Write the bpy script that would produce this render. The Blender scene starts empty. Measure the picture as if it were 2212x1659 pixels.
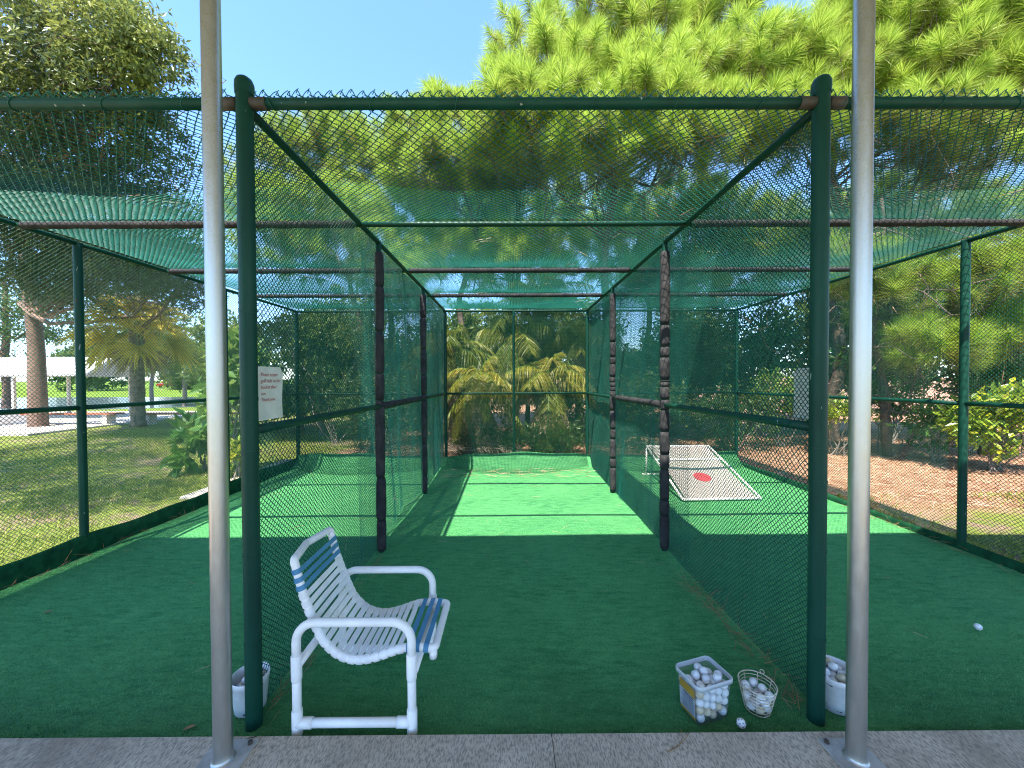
import bpy, math, random
import numpy as np
from mathutils import Vector, Matrix

S = bpy.context.scene
COL = S.collection
rng = np.random.default_rng(11)
random.seed(11)

# ------------------------------------------------------------------ camera
cam_d = bpy.data.cameras.new('camera')
cam = bpy.data.objects.new('camera', cam_d)
COL.objects.link(cam)
cam_d.sensor_width = 36.0
cam_d.lens = 831.0 / 2212.0 * 36.0
cam_d.clip_start = 0.05
cam_d.clip_end = 2000.0
CAMZ = 1.72
cam.location = (0, 0, CAMZ)
cam.matrix_world = (Matrix.Translation((0, 0, CAMZ)) @ Matrix.Rotation(math.radians(-0.25), 4, 'Z')
                    @ Matrix.Rotation(math.radians(90 - 0.95), 4, 'X') @ Matrix.Rotation(math.radians(-0.25), 4, 'Z'))
S.camera = cam

# ------------------------------------------------------------------ sky, sun, exposure
SUN = Vector((0.18, 0.48, -1.0)).normalized()       # way the light travels
SUN_EL = math.asin(-SUN.z)
world = bpy.data.worlds.new('World')
S.world = world
world.use_nodes = True
wn = world.node_tree.nodes
wl = world.node_tree.links
for n in list(wn):
    wn.remove(n)
sky = wn.new('ShaderNodeTexSky')
sky.sky_type = 'NISHITA'
sky.sun_disc = False
sky.sun_elevation = SUN_EL
sky.sun_rotation = math.atan2(-SUN.x, -SUN.y)
sky.altitude = 0
sky.air_density = 1.0
sky.dust_density = 0.3
sky.ozone_density = 10.0
bg = wn.new('ShaderNodeBackground')
bg.inputs['Strength'].default_value = 0.15
wo = wn.new('ShaderNodeOutputWorld')
wl.new(sky.outputs[0], bg.inputs['Color'])
wl.new(bg.outputs[0], wo.inputs['Surface'])
sd = bpy.data.lights.new('sun', 'SUN')
sd.energy = 4.3
sd.angle = math.radians(0.5)
sd.color = (1.0, 0.93, 0.82)
so = bpy.data.objects.new('sun', sd)
so.rotation_euler = SUN.to_track_quat('-Z', 'Y').to_euler()
so.location = (-4, -10, 24)
COL.objects.link(so)
S.view_settings.view_transform = 'Standard'
S.view_settings.look = 'None'
S.view_settings.exposure = 2.0
S.view_settings.gamma = 1.0
S.render.engine = 'CYCLES'
S.cycles.use_denoising = True
S.cycles.denoising_prefilter = 'NONE'
S.cycles.use_adaptive_sampling = False
S.cycles.pixel_filter_type = 'BLACKMAN_HARRIS'
S.cycles.filter_width = 1.15
S.cycles.sample_clamp_indirect = 6.0
S.cycles.max_bounces = 8
S.cycles.diffuse_bounces = 4
S.cycles.transparent_max_bounces = 16

# ------------------------------------------------------------------ helpers
def W(px, py, Z):
    """world point of a place measured in the photograph (2212 wide) at distance Z"""
    return np.array(((px - 1102) * Z / 831.0, Z, CAMZ - (py - 815) * Z / 831.0))

class MB:
    def __init__(s):
        s.v = []; s.f = []; s.n = 0; s.t = []; s.has_t = False
    def add(s, V, F, tone=None):
        V = np.asarray(V, float).reshape(-1, 3)
        if isinstance(F, np.ndarray):
            s.f.append(F + s.n)
        else:
            for k in (3, 4):
                q = [f for f in F if len(f) == k]
                if q:
                    s.f.append(np.array(q) + s.n)
            for f in F:
                if len(f) > 4:
                    s.f.append(np.array([f]) + s.n)
        s.v.append(V); s.n += len(V)
        if tone is None:
            s.t.append(np.full(len(V), 0.5))
        else:
            s.t.append(np.broadcast_to(np.asarray(tone, float), (len(V),))); s.has_t = True
    def tube(s, P, r, sides=8, closed=False, caps=True, tone=None):
        P = np.asarray(P, float); M = len(P)
        r = np.broadcast_to(np.asarray(r, float), (M,))
        T = np.zeros_like(P)
        if closed:
            T = np.roll(P, -1, 0) - np.roll(P, 1, 0)
        else:
            T[1:-1] = P[2:] - P[:-2]; T[0] = P[1] - P[0]; T[-1] = P[-1] - P[-2]
        T /= np.linalg.norm(T, axis=1)[:, None] + 1e-12
        a = np.array((0, 0, 1.0)) if abs(T[0][2]) < 0.9 else np.array((1.0, 0, 0))
        n = np.cross(T[0], a); n /= np.linalg.norm(n)
        ang = np.linspace(0, 2 * np.pi, sides, endpoint=False)
        V = []
        for i in range(M):
            n = n - T[i] * np.dot(n, T[i]); n /= np.linalg.norm(n) + 1e-12
            b = np.cross(T[i], n)
            V.append(P[i] + r[i] * (np.cos(ang)[:, None] * n + np.sin(ang)[:, None] * b))
        V = np.concatenate(V)
        F = []
        for i in range(M if closed else M - 1):
            j = (i + 1) % M
            for k in range(sides):
                l = (k + 1) % sides
                F.append((i * sides + k, i * sides + l, j * sides + l, j * sides + k))
        if caps and not closed:
            F.append(tuple(range(sides - 1, -1, -1)))
            F.append(tuple(range((M - 1) * sides, M * sides)))
        s.add(V, F, tone)
    def box(s, c, d, R=None, bevel=0.0):
        x, y, z = [k / 2 for k in d]
        V = np.array([(sx * x, sy * y, sz * z) for sz in (-1, 1) for sy in (-1, 1) for sx in (-1, 1)])
        if R is not None:
            V = V @ np.array(R).T
        s.add(V + np.asarray(c), [(0, 2, 3, 1), (4, 5, 7, 6), (0, 1, 5, 4), (2, 6, 7, 3), (0, 4, 6, 2), (1, 3, 7, 5)])
    def lathe(s, prof, c=(0, 0, 0), sides=24, close=False, rad=None):
        ang = np.linspace(0, 2 * np.pi, sides, endpoint=False)
        V = []
        for r, z in prof:
            V.append(np.stack([c[0] + r * np.cos(ang), c[1] + r * np.sin(ang), np.full(sides, c[2] + z)], 1))
        F = []
        for i in range(len(prof) - 1):
            for k in range(sides):
                l = (k + 1) % sides
                F.append((i * sides + k, i * sides + l, (i + 1) * sides + l, (i + 1) * sides + k))
        s.add(np.concatenate(V), F)
    def build(s, name, mat, parent=None, smooth=True):
        me = bpy.data.meshes.new(name)
        V = np.concatenate(s.v) if s.v else np.zeros((0, 3))
        loops = np.concatenate([f.ravel() for f in s.f]).astype(np.int32)
        tot = np.concatenate([np.full(len(f), f.shape[1], np.int32) for f in s.f])
        st = np.concatenate([[0], np.cumsum(tot)[:-1]]).astype(np.int32)
        me.vertices.add(len(V)); me.vertices.foreach_set('co', V.astype(np.float32).ravel())
        me.loops.add(len(loops)); me.loops.foreach_set('vertex_index', loops)
        me.polygons.add(len(tot)); me.polygons.foreach_set('loop_start', st)
        me.polygons.foreach_set('use_smooth', np.full(len(tot), smooth))
        if s.has_t:
            at = me.attributes.new('tone', 'FLOAT', 'POINT')
            at.data.foreach_set('value', np.concatenate(s.t).astype(np.float32))
        me.update(calc_edges=True)
        me.validate()
        me.materials.append(mat)
        o = bpy.data.objects.new(name, me)
        COL.objects.link(o)
        if parent is not None:
            o.parent = parent
        return o

def tag(o, label=None, cat=None, group=None, kind=None):
    if label: o['label'] = label
    if cat: o['category'] = cat
    if group: o['group'] = group
    if kind: o['kind'] = kind
    return o

def thing(name, label, cat, loc=(0, 0, 0), group=None, rz=0.0):
    o = bpy.data.objects.new(name, None)
    o.empty_display_size = 0.1
    o.location = loc; o.rotation_euler = (0, 0, rz)
    COL.objects.link(o)
    return tag(o, label, cat, group)

def rebase(root, loc):
    """put a thing's Empty at its base without moving the parts"""
    root.location = tuple(float(k) for k in loc)
    inv = Matrix.Translation(-Vector(root.location))
    for c in COL.objects:
        if c.parent is root:
            c.matrix_parent_inverse = inv
    return root

def spline(pts, n=8):
    P = np.asarray(pts, float)
    Q = np.vstack([2 * P[0] - P[1], P, 2 * P[-1] - P[-2]])
    out = []
    for i in range(1, len(Q) - 2):
        for t in np.linspace(0, 1, n, endpoint=False):
            a, b, c, d = Q[i - 1], Q[i], Q[i + 1], Q[i + 2]
            out.append(0.5 * ((2 * b) + (c - a) * t + (2 * a - 5 * b + 4 * c - d) * t * t + (3 * b - a - 3 * c + d) * t ** 3))
    out.append(P[-1])
    return np.array(out)

def fillet(pts, rad, n=7):
    P = [np.asarray(p, float) for p in pts]
    out = [P[0]]
    for i in range(1, len(P) - 1):
        a = P[i - 1] - P[i]; b = P[i + 1] - P[i]
        la, lb = np.linalg.norm(a), np.linalg.norm(b)
        a /= la; b /= lb
        ang = math.acos(max(-1, min(1, float(np.dot(a, b)))))
        d = min(rad / math.tan(ang / 2), la * 0.49, lb * 0.49)
        r = d * math.tan(ang / 2)
        bis = (a + b) / np.linalg.norm(a + b)
        c = P[i] + bis * (r / math.sin(ang / 2))
        p0 = P[i] + a * d; p1 = P[i] + b * d
        u = p0 - c; v = p1 - c
        th = math.pi - ang
        for k in range(n + 1):
            t = k / n
            out.append(c + (u * math.sin((1 - t) * th) + v * math.sin(t * th)) / math.sin(th))
    out.append(P[-1])
    return np.array(out)

# ------------------------------------------------------------------ materials
def newmat(name):
    m = bpy.data.materials.new(name)
    m.use_nodes = True
    nt = m.node_tree
    for n in list(nt.nodes):
        nt.nodes.remove(n)
    out = nt.nodes.new('ShaderNodeOutputMaterial')
    return m, nt, out

def nd(nt, typ, **kw):
    n = nt.nodes.new(typ)
    for k, v in kw.items():
        if k.startswith('i_'):
            key = k[2:]
            key = int(key) if key.isdigit() else key.replace('_', ' ')
            n.inputs[key].default_value = v
        else:
            setattr(n, k, v)
    return n

def ramp(nt, stops, fac):
    r = nt.nodes.new('ShaderNodeValToRGB')
    el = r.color_ramp.elements
    while len(el) < len(stops):
        el.new(0.5)
    for e, (p, c) in zip(el, stops):
        e.position = p
        e.color = (c[0], c[1], c[2], 1) if not isinstance(c, (int, float)) else (c, c, c, 1)
    nt.links.new(fac, r.inputs['Fac'])
    return r.outputs['Color']

def noise(nt, scale, detail=4.0, rough=0.6, vec=None, dist=0.0):
    n = nd(nt, 'ShaderNodeTexNoise', i_Scale=scale, i_Detail=detail, i_Roughness=rough, i_Distortion=dist)
    if vec is None:
        tc = nd(nt, 'ShaderNodeTexCoord')
        vec = tc.outputs['Object']
    nt.links.new(vec, n.inputs['Vector'])
    return n.outputs['Fac']

def mixc(nt, a, b, fac, mode='MIX'):
    m = nt.nodes.new('ShaderNodeMix'); m.data_type = 'RGBA'; m.blend_type = mode
    for sock, v in ((m.inputs[0], fac), (m.inputs[6], a), (m.inputs[7], b)):
        if hasattr(v, 'is_linked'):
            nt.links.new(v, sock)
        elif isinstance(v, (int, float)):
            sock.default_value = v
        else:
            sock.default_value = (*v, 1)
    return m.outputs[2]

def bumpn(nt, h, strength, dist=0.01):
    b = nd(nt, 'ShaderNodeBump', i_Strength=strength, i_Distance=dist)
    nt.links.new(h, b.inputs['Height'])
    return b.outputs['Normal']

def simple(name, c1, c2=None, scale=20.0, rough=0.6, metal=0.0, bump=0.0, bscale=None, bdist=0.002, spec=0.5, detail=4.0, lo=0.35, hi=0.65):
    m, nt, out = newmat(name)
    p = nd(nt, 'ShaderNodeBsdfPrincipled', i_Roughness=rough, i_Metallic=metal)
    p.inputs['Specular IOR Level'].default_value = spec
    if c2 is None:
        c2 = tuple(k * 0.85 for k in c1)
    f = noise(nt, scale, detail)
    nt.links.new(ramp(nt, [(lo, c2), (hi, c1)], f), p.inputs['Base Color'])
    if bump:
        h = noise(nt, bscale or scale * 4, 3)
        nt.links.new(bumpn(nt, h, bump, bdist), p.inputs['Normal'])
    nt.links.new(p.outputs[0], out.inputs['Surface'])
    return m

def leafmat(name, stops, trans=0.3, rough=0.45, spec=0.35):
    m, nt, out = newmat(name)
    a = nd(nt, 'ShaderNodeAttribute', attribute_name='tone')
    c = ramp(nt, stops, a.outputs['Fac'])
    p = nd(nt, 'ShaderNodeBsdfPrincipled', i_Roughness=rough)
    p.inputs['Specular IOR Level'].default_value = spec
    nt.links.new(c, p.inputs['Base Color'])
    t = nd(nt, 'ShaderNodeBsdfTranslucent')
    nt.links.new(mixc(nt, c, (0.9, 1.0, 0.35), 0.18), t.inputs['Color'])
    mx = nd(nt, 'ShaderNodeMixShader', i_0=trans)
    nt.links.new(p.outputs[0], mx.inputs[1]); nt.links.new(t.outputs[0], mx.inputs[2])
    nt.links.new(mx.outputs[0], out.inputs['Surface'])
    return m

M = {}
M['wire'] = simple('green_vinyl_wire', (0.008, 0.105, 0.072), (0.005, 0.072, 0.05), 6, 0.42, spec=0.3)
def pipe_mat():
    m, nt, out = newmat('green_painted_pipe')
    p = nd(nt, 'ShaderNodeBsdfPrincipled', i_Roughness=0.45)
    p.inputs['Specular IOR Level'].default_value = 0.2
    tc = nd(nt, 'ShaderNodeTexCoord')
    mp = nd(nt, 'ShaderNodeMapping'); mp.inputs['Scale'].default_value = (1, 1, 0.25)
    nt.links.new(tc.outputs['Object'], mp.inputs['Vector'])
    c = ramp(nt, [(0.3, (0.004, 0.038, 0.025)), (0.6, (0.006, 0.055, 0.035)), (0.8, (0.012, 0.068, 0.044))], noise(nt, 7, 5, 0.7, mp.outputs[0]))
    chips = ramp(nt, [(0.245, 1.0), (0.262, 0.0)], noise(nt, 42, 2, 0.5, mp.outputs[0]))
    c = mixc(nt, c, (0.26, 0.30, 0.27), chips)
    rust = ramp(nt, [(0.70, 0.0), (0.76, 0.7)], noise(nt, 17, 4, 0.7, mp.outputs[0]))
    c = mixc(nt, c, (0.09, 0.045, 0.02), rust)
    nt.links.new(c, p.inputs['Base Color'])
    nt.links.new(bumpn(nt, noise(nt, 60, 3), 0.08, 0.002), p.inputs['Normal'])
    nt.links.new(p.outputs[0], out.inputs['Surface'])
    return m
M['roof_wire'] = simple('sunlit_green_wire', (0.014, 0.16, 0.115), (0.010, 0.12, 0.085), 3, 0.42, spec=0.3)  # lighter copy of the wire green, sunlight painted into the roof mesh
M['pipe'] = None
M['fitting'] = simple('rusty_fitting', (0.035, 0.05, 0.04), (0.07, 0.035, 0.02), 30, 0.6)
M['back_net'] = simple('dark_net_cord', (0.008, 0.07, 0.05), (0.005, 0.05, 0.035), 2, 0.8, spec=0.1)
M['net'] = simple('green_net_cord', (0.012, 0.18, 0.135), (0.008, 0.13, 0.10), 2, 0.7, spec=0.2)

def galv():
    m, nt, out = newmat('galvanised_steel')
    p = nd(nt, 'ShaderNodeBsdfPrincipled', i_Metallic=0.9)
    tc = nd(nt, 'ShaderNodeTexCoord')
    mp = nd(nt, 'ShaderNodeMapping'); mp.inputs['Scale'].default_value = (1, 1, 0.35)
    nt.links.new(tc.outputs['Object'], mp.inputs['Vector'])
    f1 = noise(nt, 45, 5, 0.7, mp.outputs[0])
    f2 = noise(nt, 220, 2, 0.5)
    f3 = noise(nt, 2.2, 3, 0.5)
    c = ramp(nt, [(0.3, (0.45, 0.435, 0.40)), (0.62, (0.50, 0.485, 0.445)), (0.75, (0.55, 0.53, 0.48))], f1)
    c = mixc(nt, c, (0.5, 0.47, 0.39), ramp(nt, [(0.5, 0.0), (0.75, 0.2)], f3))
    spots = ramp(nt, [(0.22, 1.0), (0.25, 0.0)], f2)
    c = mixc(nt, c, (0.28, 0.26, 0.2), spots)
    # dull lichen-like speckle high up on the pipe
    sp = nd(nt, 'ShaderNodeSeparateXYZ'); nt.links.new(tc.outputs['Object'], sp.inputs[0])
    up = nd(nt, 'ShaderNodeMapRange', i_1=1.9, i_2=2.6); nt.links.new(sp.outputs['Z'], up.inputs[0])
    f4 = noise(nt, 130, 4, 0.75)
    s2 = ramp(nt, [(0.52, 0.0), (0.6, 1.0)], f4)
    mu = nd(nt, 'ShaderNodeMath', operation='MULTIPLY'); nt.links.new(up.outputs[0], mu.inputs[0]); nt.links.new(s2, mu.inputs[1])
    c = mixc(nt, c, (0.42, 0.4, 0.27), mu.outputs[0])
    nt.links.new(c, p.inputs['Base Color'])
    nt.links.new(ramp(nt, [(0.3, 0.32), (0.7, 0.42)], f1), p.inputs['Roughness'])
    nt.links.new(bumpn(nt, f2, 0.04, 0.002), p.inputs['Normal'])
    nt.links.new(p.outputs[0], out.inputs['Surface'])
    return m
M['galv'] = galv()
M['pipe'] = pipe_mat()
M['plate'] = simple('dull_zinc_plate', (0.42, 0.40, 0.36), (0.30, 0.28, 0.25), 18, 0.7, spec=0.3)

def foam():
    m, nt, out = newmat('weathered_black_foam')
    p = nd(nt, 'ShaderNodeBsdfPrincipled', i_Roughness=0.85)
    p.inputs['Specular IOR Level'].default_value = 0.2
    f = noise(nt, 9, 5)
    c = ramp(nt, [(0.3, (0.018, 0.018, 0.019)), (0.55, (0.036, 0.036, 0.037)), (0.75, (0.06, 0.056, 0.055))], f)
    nt.links.new(c, p.inputs['Base Color'])
    nt.links.new(bumpn(nt, noise(nt, 60, 3), 0.3, 0.004), p.inputs['Normal'])
    nt.links.new(p.outputs[0], out.inputs['Surface'])
    return m
M['foam'] = foam()

def turf():
    m, nt, out = newmat('green_turf_carpet')
    p = nd(nt, 'ShaderNodeBsdfPrincipled', i_Roughness=0.8)
    p.inputs['Specular IOR Level'].default_value = 0.15
    tc = nd(nt, 'ShaderNodeTexCoord')
    mp = nd(nt, 'ShaderNodeMapping'); mp.inputs['Scale'].default_value = (1.0, 1.0, 1.0)
    mp.inputs['Rotation'].default_value = (0, 0, 0.3)
    nt.links.new(tc.outputs['Object'], mp.inputs['Vector'])
    mp2 = nd(nt, 'ShaderNodeMapping'); mp2.inputs['Scale'].default_value = (0.6, 2.2, 1.0)
    mp2.inputs['Rotation'].default_value = (0, 0, 0.25)
    nt.links.new(tc.outputs['Object'], mp2.inputs['Vector'])
    f1 = noise(nt, 1.4, 5, 0.6, mp.outputs[0])
    f2 = noise(nt, 11, 5, 0.7, mp2.outputs[0])
    f3 = noise(nt, 75, 4, 0.75)
    c = ramp(nt, [(0.32, (0.026, 0.165, 0.058)), (0.5, (0.066, 0.26, 0.09)), (0.75, (0.11, 0.36, 0.13))], f2)
    c = mixc(nt, c, (0.10, 0.34, 0.12), ramp(nt, [(0.42, 0.0), (0.68, 0.6)], f1))
    c = mixc(nt, c, (0.008, 0.12, 0.04), ramp(nt, [(0.3, 0.75), (0.5, 0.0)], f3))
    c = mixc(nt, c, (0.12, 0.40, 0.16), ramp(nt, [(0.58, 0.0), (0.75, 0.6)], f3))
    # patchy darker green towards the front edge
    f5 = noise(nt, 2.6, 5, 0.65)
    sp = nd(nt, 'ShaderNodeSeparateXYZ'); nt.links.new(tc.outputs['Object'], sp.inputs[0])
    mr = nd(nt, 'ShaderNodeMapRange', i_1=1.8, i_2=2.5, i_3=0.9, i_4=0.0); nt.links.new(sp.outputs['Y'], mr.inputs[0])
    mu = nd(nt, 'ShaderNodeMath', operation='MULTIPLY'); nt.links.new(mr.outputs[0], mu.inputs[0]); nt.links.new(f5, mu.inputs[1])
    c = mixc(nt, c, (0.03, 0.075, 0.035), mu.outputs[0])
    nt.links.new(c, p.inputs['Base Color'])
    ad = nd(nt, 'ShaderNodeMath', operation='ADD'); nt.links.new(f3, ad.inputs[0])
    ml = nd(nt, 'ShaderNodeMath', operation='MULTIPLY', i_1=3.0); nt.links.new(f2, ml.inputs[0]); nt.links.new(ml.outputs[0], ad.inputs[1])
    nt.links.new(bumpn(nt, ad.outputs[0], 0.5, 0.006), p.inputs['Normal'])
    nt.links.new(p.outputs[0], out.inputs['Surface'])
    return m
M['turf'] = turf()

def concrete():
    m, nt, out = newmat('broomed_concrete')
    p = nd(nt, 'ShaderNodeBsdfPrincipled', i_Roughness=0.9)
    p.inputs['Specular IOR Level'].default_value = 0.2
    tc = nd(nt, 'ShaderNodeTexCoord')
    mp = nd(nt, 'ShaderNodeMapping'); mp.inputs['Scale'].default_value = (48, 15, 1)
    nt.links.new(tc.outputs['Object'], mp.inputs['Vector'])
    f1 = noise(nt, 3.0, 6, 0.65)
    f2 = noise(nt, 3.0, 4, 0.6, mp.outputs[0])
    f3 = noise(nt, 70, 3, 0.7)
    f4 = noise(nt, 1.1, 5, 0.7)
    c = ramp(nt, [(0.3, (0.42, 0.335, 0.245)), (0.55, (0.55, 0.45, 0.34)), (0.75, (0.66, 0.545, 0.42))], f1)
    c = mixc(nt, c, (0.17, 0.15, 0.125), ramp(nt, [(0.38, 0.75), (0.55, 0.0)], f2))
    c = mixc(nt, c, (0.6, 0.55, 0.47), ramp(nt, [(0.66, 0.0), (0.74, 0.4)], f3))
    c = mixc(nt, c, (0.17, 0.135, 0.10), ramp(nt, [(0.5, 0.0), (0.72, 0.7)], f4))
    c = mixc(nt, c, (0.2, 0.17, 0.14), ramp(nt, [(0.3, 0.5), (0.42, 0.0)], f3))
    nt.links.new(c, p.inputs['Base Color'])
    nt.links.new(bumpn(nt, f2, 0.4, 0.004), p.inputs['Normal'])
    nt.links.new(p.outputs[0], out.inputs['Surface'])
    return m
M['concrete'] = concrete()
M['pale_concrete'] = simple('pale_concrete', (0.5, 0.46, 0.4), (0.4, 0.36, 0.3), 3, 0.9)

def ground_mat():
    m, nt, out = newmat('ground_soil_grass_straw')
    p = nd(nt, 'ShaderNodeBsdfPrincipled', i_Roughness=0.95)
    p.inputs['Specular IOR Level'].default_value = 0.1
    tc = nd(nt, 'ShaderNodeTexCoord')
    sp = nd(nt, 'ShaderNodeSeparateXYZ'); nt.links.new(tc.outputs['Object'], sp.inputs[0])
    big = noise(nt, 0.7, 5, 0.65)
    mid = noise(nt, 5, 5, 0.7)
    fine = noise(nt, 60, 4, 0.75)
    grass = ramp(nt, [(0.3, (0.07, 0.10, 0.02)), (0.5, (0.16, 0.20, 0.035)), (0.7, (0.26, 0.28, 0.07))], fine)
    dirt = ramp(nt, [(0.3, (0.14, 0.10, 0.065)), (0.6, (0.28, 0.21, 0.14)), (0.75, (0.38, 0.30, 0.21))], fine)
    straw = ramp(nt, [(0.28, (0.13, 0.07, 0.045)), (0.48, (0.36, 0.20, 0.125)), (0.62, (0.50, 0.31, 0.20)), (0.78, (0.62, 0.46, 0.34))], fine)
    patch = mixc(nt, big, mid, 0.45)
    lawn = mixc(nt, grass, dirt, ramp(nt, [(0.49, 0.0), (0.58, 1.0)], patch))
    far = nd(nt, 'ShaderNodeMapRange', i_1=16.0, i_2=26.0); nt.links.new(sp.outputs['Y'], far.inputs[0])
    lawn = mixc(nt, lawn, (0.13, 0.21, 0.025), far.outputs[0])
    # pine straw to the right and behind the cage
    a = nd(nt, 'ShaderNodeMapRange', i_1=4.4, i_2=6.2); nt.links.new(sp.outputs['Y'], a.inputs[0])
    b = nd(nt, 'ShaderNodeMapRange', i_1=-4.5, i_2=-2.5); nt.links.new(sp.outputs['X'], b.inputs[0])
    ml = nd(nt, 'ShaderNodeMath', operation='MULTIPLY'); nt.links.new(a.outputs[0], ml.inputs[0]); nt.links.new(b.outputs[0], ml.inputs[1])
    ad = nd(nt, 'ShaderNodeMath', operation='ADD'); nt.links.new(ml.outputs[0], ad.inputs[0]); nt.links.new(patch, ad.inputs[1])
    msk = ramp(nt, [(0.62, 0.0), (0.95, 1.0)], ad.outputs[0])
    c = mixc(nt, lawn, straw, msk)
    nt.links.new(c, p.inputs['Base Color'])
    nt.links.new(bumpn(nt, fine, 0.8, 0.03), p.inputs['Normal'])
    nt.links.new(p.outputs[0], out.inputs['Surface'])
    return m
M['ground'] = ground_mat()

M['white_pvc'] = simple('white_pvc', (0.86, 0.83, 0.79), (0.74, 0.71, 0.66), 7, 0.35, spec=0.5, bump=0.04, bscale=50, lo=0.25, hi=0.6)
M['white_strap'] = simple('white_vinyl_strap', (0.82, 0.80, 0.77), (0.68, 0.66, 0.63), 9, 0.4, lo=0.25, hi=0.6)
M['blue_strap'] = simple('blue_vinyl_strap', (0.07, 0.24, 0.40), (0.05, 0.19, 0.33), 9, 0.45)
M['paper'] = simple('laminated_paper', (0.72, 0.70, 0.62), (0.6, 0.6, 0.5), 12, 0.5, bump=0.3, bscale=25, bdist=0.004)
M['red_ink'] = simple('faded_red_ink', (0.50, 0.17, 0.15), None, 30, 0.7)
M['bucket'] = simple('white_bucket_plastic', (0.75, 0.76, 0.77), (0.62, 0.63, 0.62), 18, 0.4)
M['soil'] = simple('dark_stain', (0.03, 0.025, 0.02), None, 40, 0.9)
M['ball_a'] = simple('golf_ball_white', (0.74, 0.75, 0.76), (0.56, 0.55, 0.52), 28, 0.35, lo=0.3, hi=0.55, bump=0.25, bscale=260, bdist=0.001)
M['ball_b'] = simple('golf_ball_cream', (0.66, 0.58, 0.40), (0.45, 0.36, 0.22), 30, 0.45, bump=0.25, bscale=260, bdist=0.001)
M['ball_c'] = simple('golf_ball_grey', (0.50, 0.46, 0.44), (0.3, 0.25, 0.22), 34, 0.5, bump=0.25, bscale=260, bdist=0.001)
M['white_wire'] = simple('cream_coated_wire', (0.68, 0.64, 0.52), (0.45, 0.36, 0.25), 30, 0.45)
M['black'] = simple('black_rubber', (0.012, 0.012, 0.012), None, 30, 0.7)
M['yellow_label'] = simple('ochre_label', (0.38, 0.24, 0.03), (0.28, 0.17, 0.02), 20, 0.5)
M['grey_label'] = simple('grey_label', (0.34, 0.38, 0.42), (0.25, 0.3, 0.34), 40, 0.5)
M['print'] = simple('dark_print', (0.06, 0.08, 0.11), None, 40, 0.6)
M['red_cloth'] = simple('red_bullseye_cloth', (0.5, 0.05, 0.06), None, 30, 0.8)
M['red_car'] = simple('red_car_paint', (0.45, 0.02, 0.02), None, 3, 0.25)
M['glass'] = simple('dark_car_glass', (0.02, 0.025, 0.03), None, 3, 0.08)
M['roof_white'] = simple('white_painted_roof', (0.8, 0.78, 0.75), (0.72, 0.70, 0.67), 2, 0.6)
M['beige'] = simple('beige_gable_board', (0.58, 0.52, 0.46), None, 4, 0.8)
M['red_wood'] = simple('red_stained_wood', (0.36, 0.12, 0.06), (0.26, 0.08, 0.04), 6, 0.7)
M['ceiling'] = simple('shelter_ceiling_boards', (0.5, 0.49, 0.46), None, 2, 0.8)
M['bark_pine'] = simple('pine_bark', (0.16, 0.105, 0.075), (0.07, 0.048, 0.038), 14, 0.95, bump=0.8, bscale=20, bdist=0.02)
M['bark_oak'] = simple('oak_bark', (0.22, 0.14, 0.10), (0.12, 0.08, 0.06), 10, 0.95, bump=0.7, bscale=18, bdist=0.02)
M['bark_grey'] = simple('grey_branch_bark', (0.25, 0.21, 0.18), (0.15, 0.12, 0.10), 12, 0.95)
M['bark_palm'] = simple('palm_trunk', (0.24, 0.18, 0.12), (0.09, 0.065, 0.045), 9, 0.95, bump=1.0, bscale=14, bdist=0.03)
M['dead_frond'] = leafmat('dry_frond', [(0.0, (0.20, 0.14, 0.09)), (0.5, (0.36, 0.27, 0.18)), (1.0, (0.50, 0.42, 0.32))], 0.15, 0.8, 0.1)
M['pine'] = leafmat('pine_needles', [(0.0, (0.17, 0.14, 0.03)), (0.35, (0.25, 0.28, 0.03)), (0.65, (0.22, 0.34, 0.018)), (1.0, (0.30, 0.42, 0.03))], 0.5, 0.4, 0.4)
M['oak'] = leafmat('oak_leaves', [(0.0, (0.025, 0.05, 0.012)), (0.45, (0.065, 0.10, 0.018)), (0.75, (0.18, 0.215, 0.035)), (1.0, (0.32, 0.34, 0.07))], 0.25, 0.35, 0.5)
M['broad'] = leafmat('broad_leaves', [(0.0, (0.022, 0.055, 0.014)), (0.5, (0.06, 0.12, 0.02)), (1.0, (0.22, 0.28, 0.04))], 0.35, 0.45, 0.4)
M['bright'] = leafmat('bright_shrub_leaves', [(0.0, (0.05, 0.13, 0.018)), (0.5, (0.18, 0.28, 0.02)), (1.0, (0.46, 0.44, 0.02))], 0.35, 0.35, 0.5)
M['lush'] = leafmat('lush_plant_leaves', [(0.0, (0.03, 0.10, 0.016)), (0.5, (0.085, 0.20, 0.025)), (1.0, (0.18, 0.31, 0.04))], 0.35, 0.35, 0.5)
M['frond'] = leafmat('palm_fronds', [(0.0, (0.05, 0.085, 0.012)), (0.5, (0.14, 0.17, 0.015)), (1.0, (0.30, 0.26, 0.03))], 0.32, 0.45, 0.4)
M['frond_yellow'] = leafmat('yellowing_palm_fronds', [(0.0, (0.16, 0.17, 0.02)), (0.5, (0.40, 0.36, 0.03)), (1.0, (0.58, 0.46, 0.06))], 0.32, 0.45, 0.4)
M['grass'] = leafmat('grass_blades', [(0.0, (0.12, 0.18, 0.022)), (0.5, (0.25, 0.31, 0.035)), (1.0, (0.46, 0.43, 0.12))], 0.3, 0.5, 0.3)
M['straw'] = leafmat('fallen_pine_straw', [(0.0, (0.22, 0.10, 0.05)), (0.5, (0.48, 0.27, 0.16)), (1.0, (0.66, 0.48, 0.34))], 0.1, 0.7, 0.2)
M['dry_leaf'] = simple('dry_leaf', (0.35, 0.2, 0.08), (0.22, 0.12, 0.05), 30, 0.7)

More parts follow.
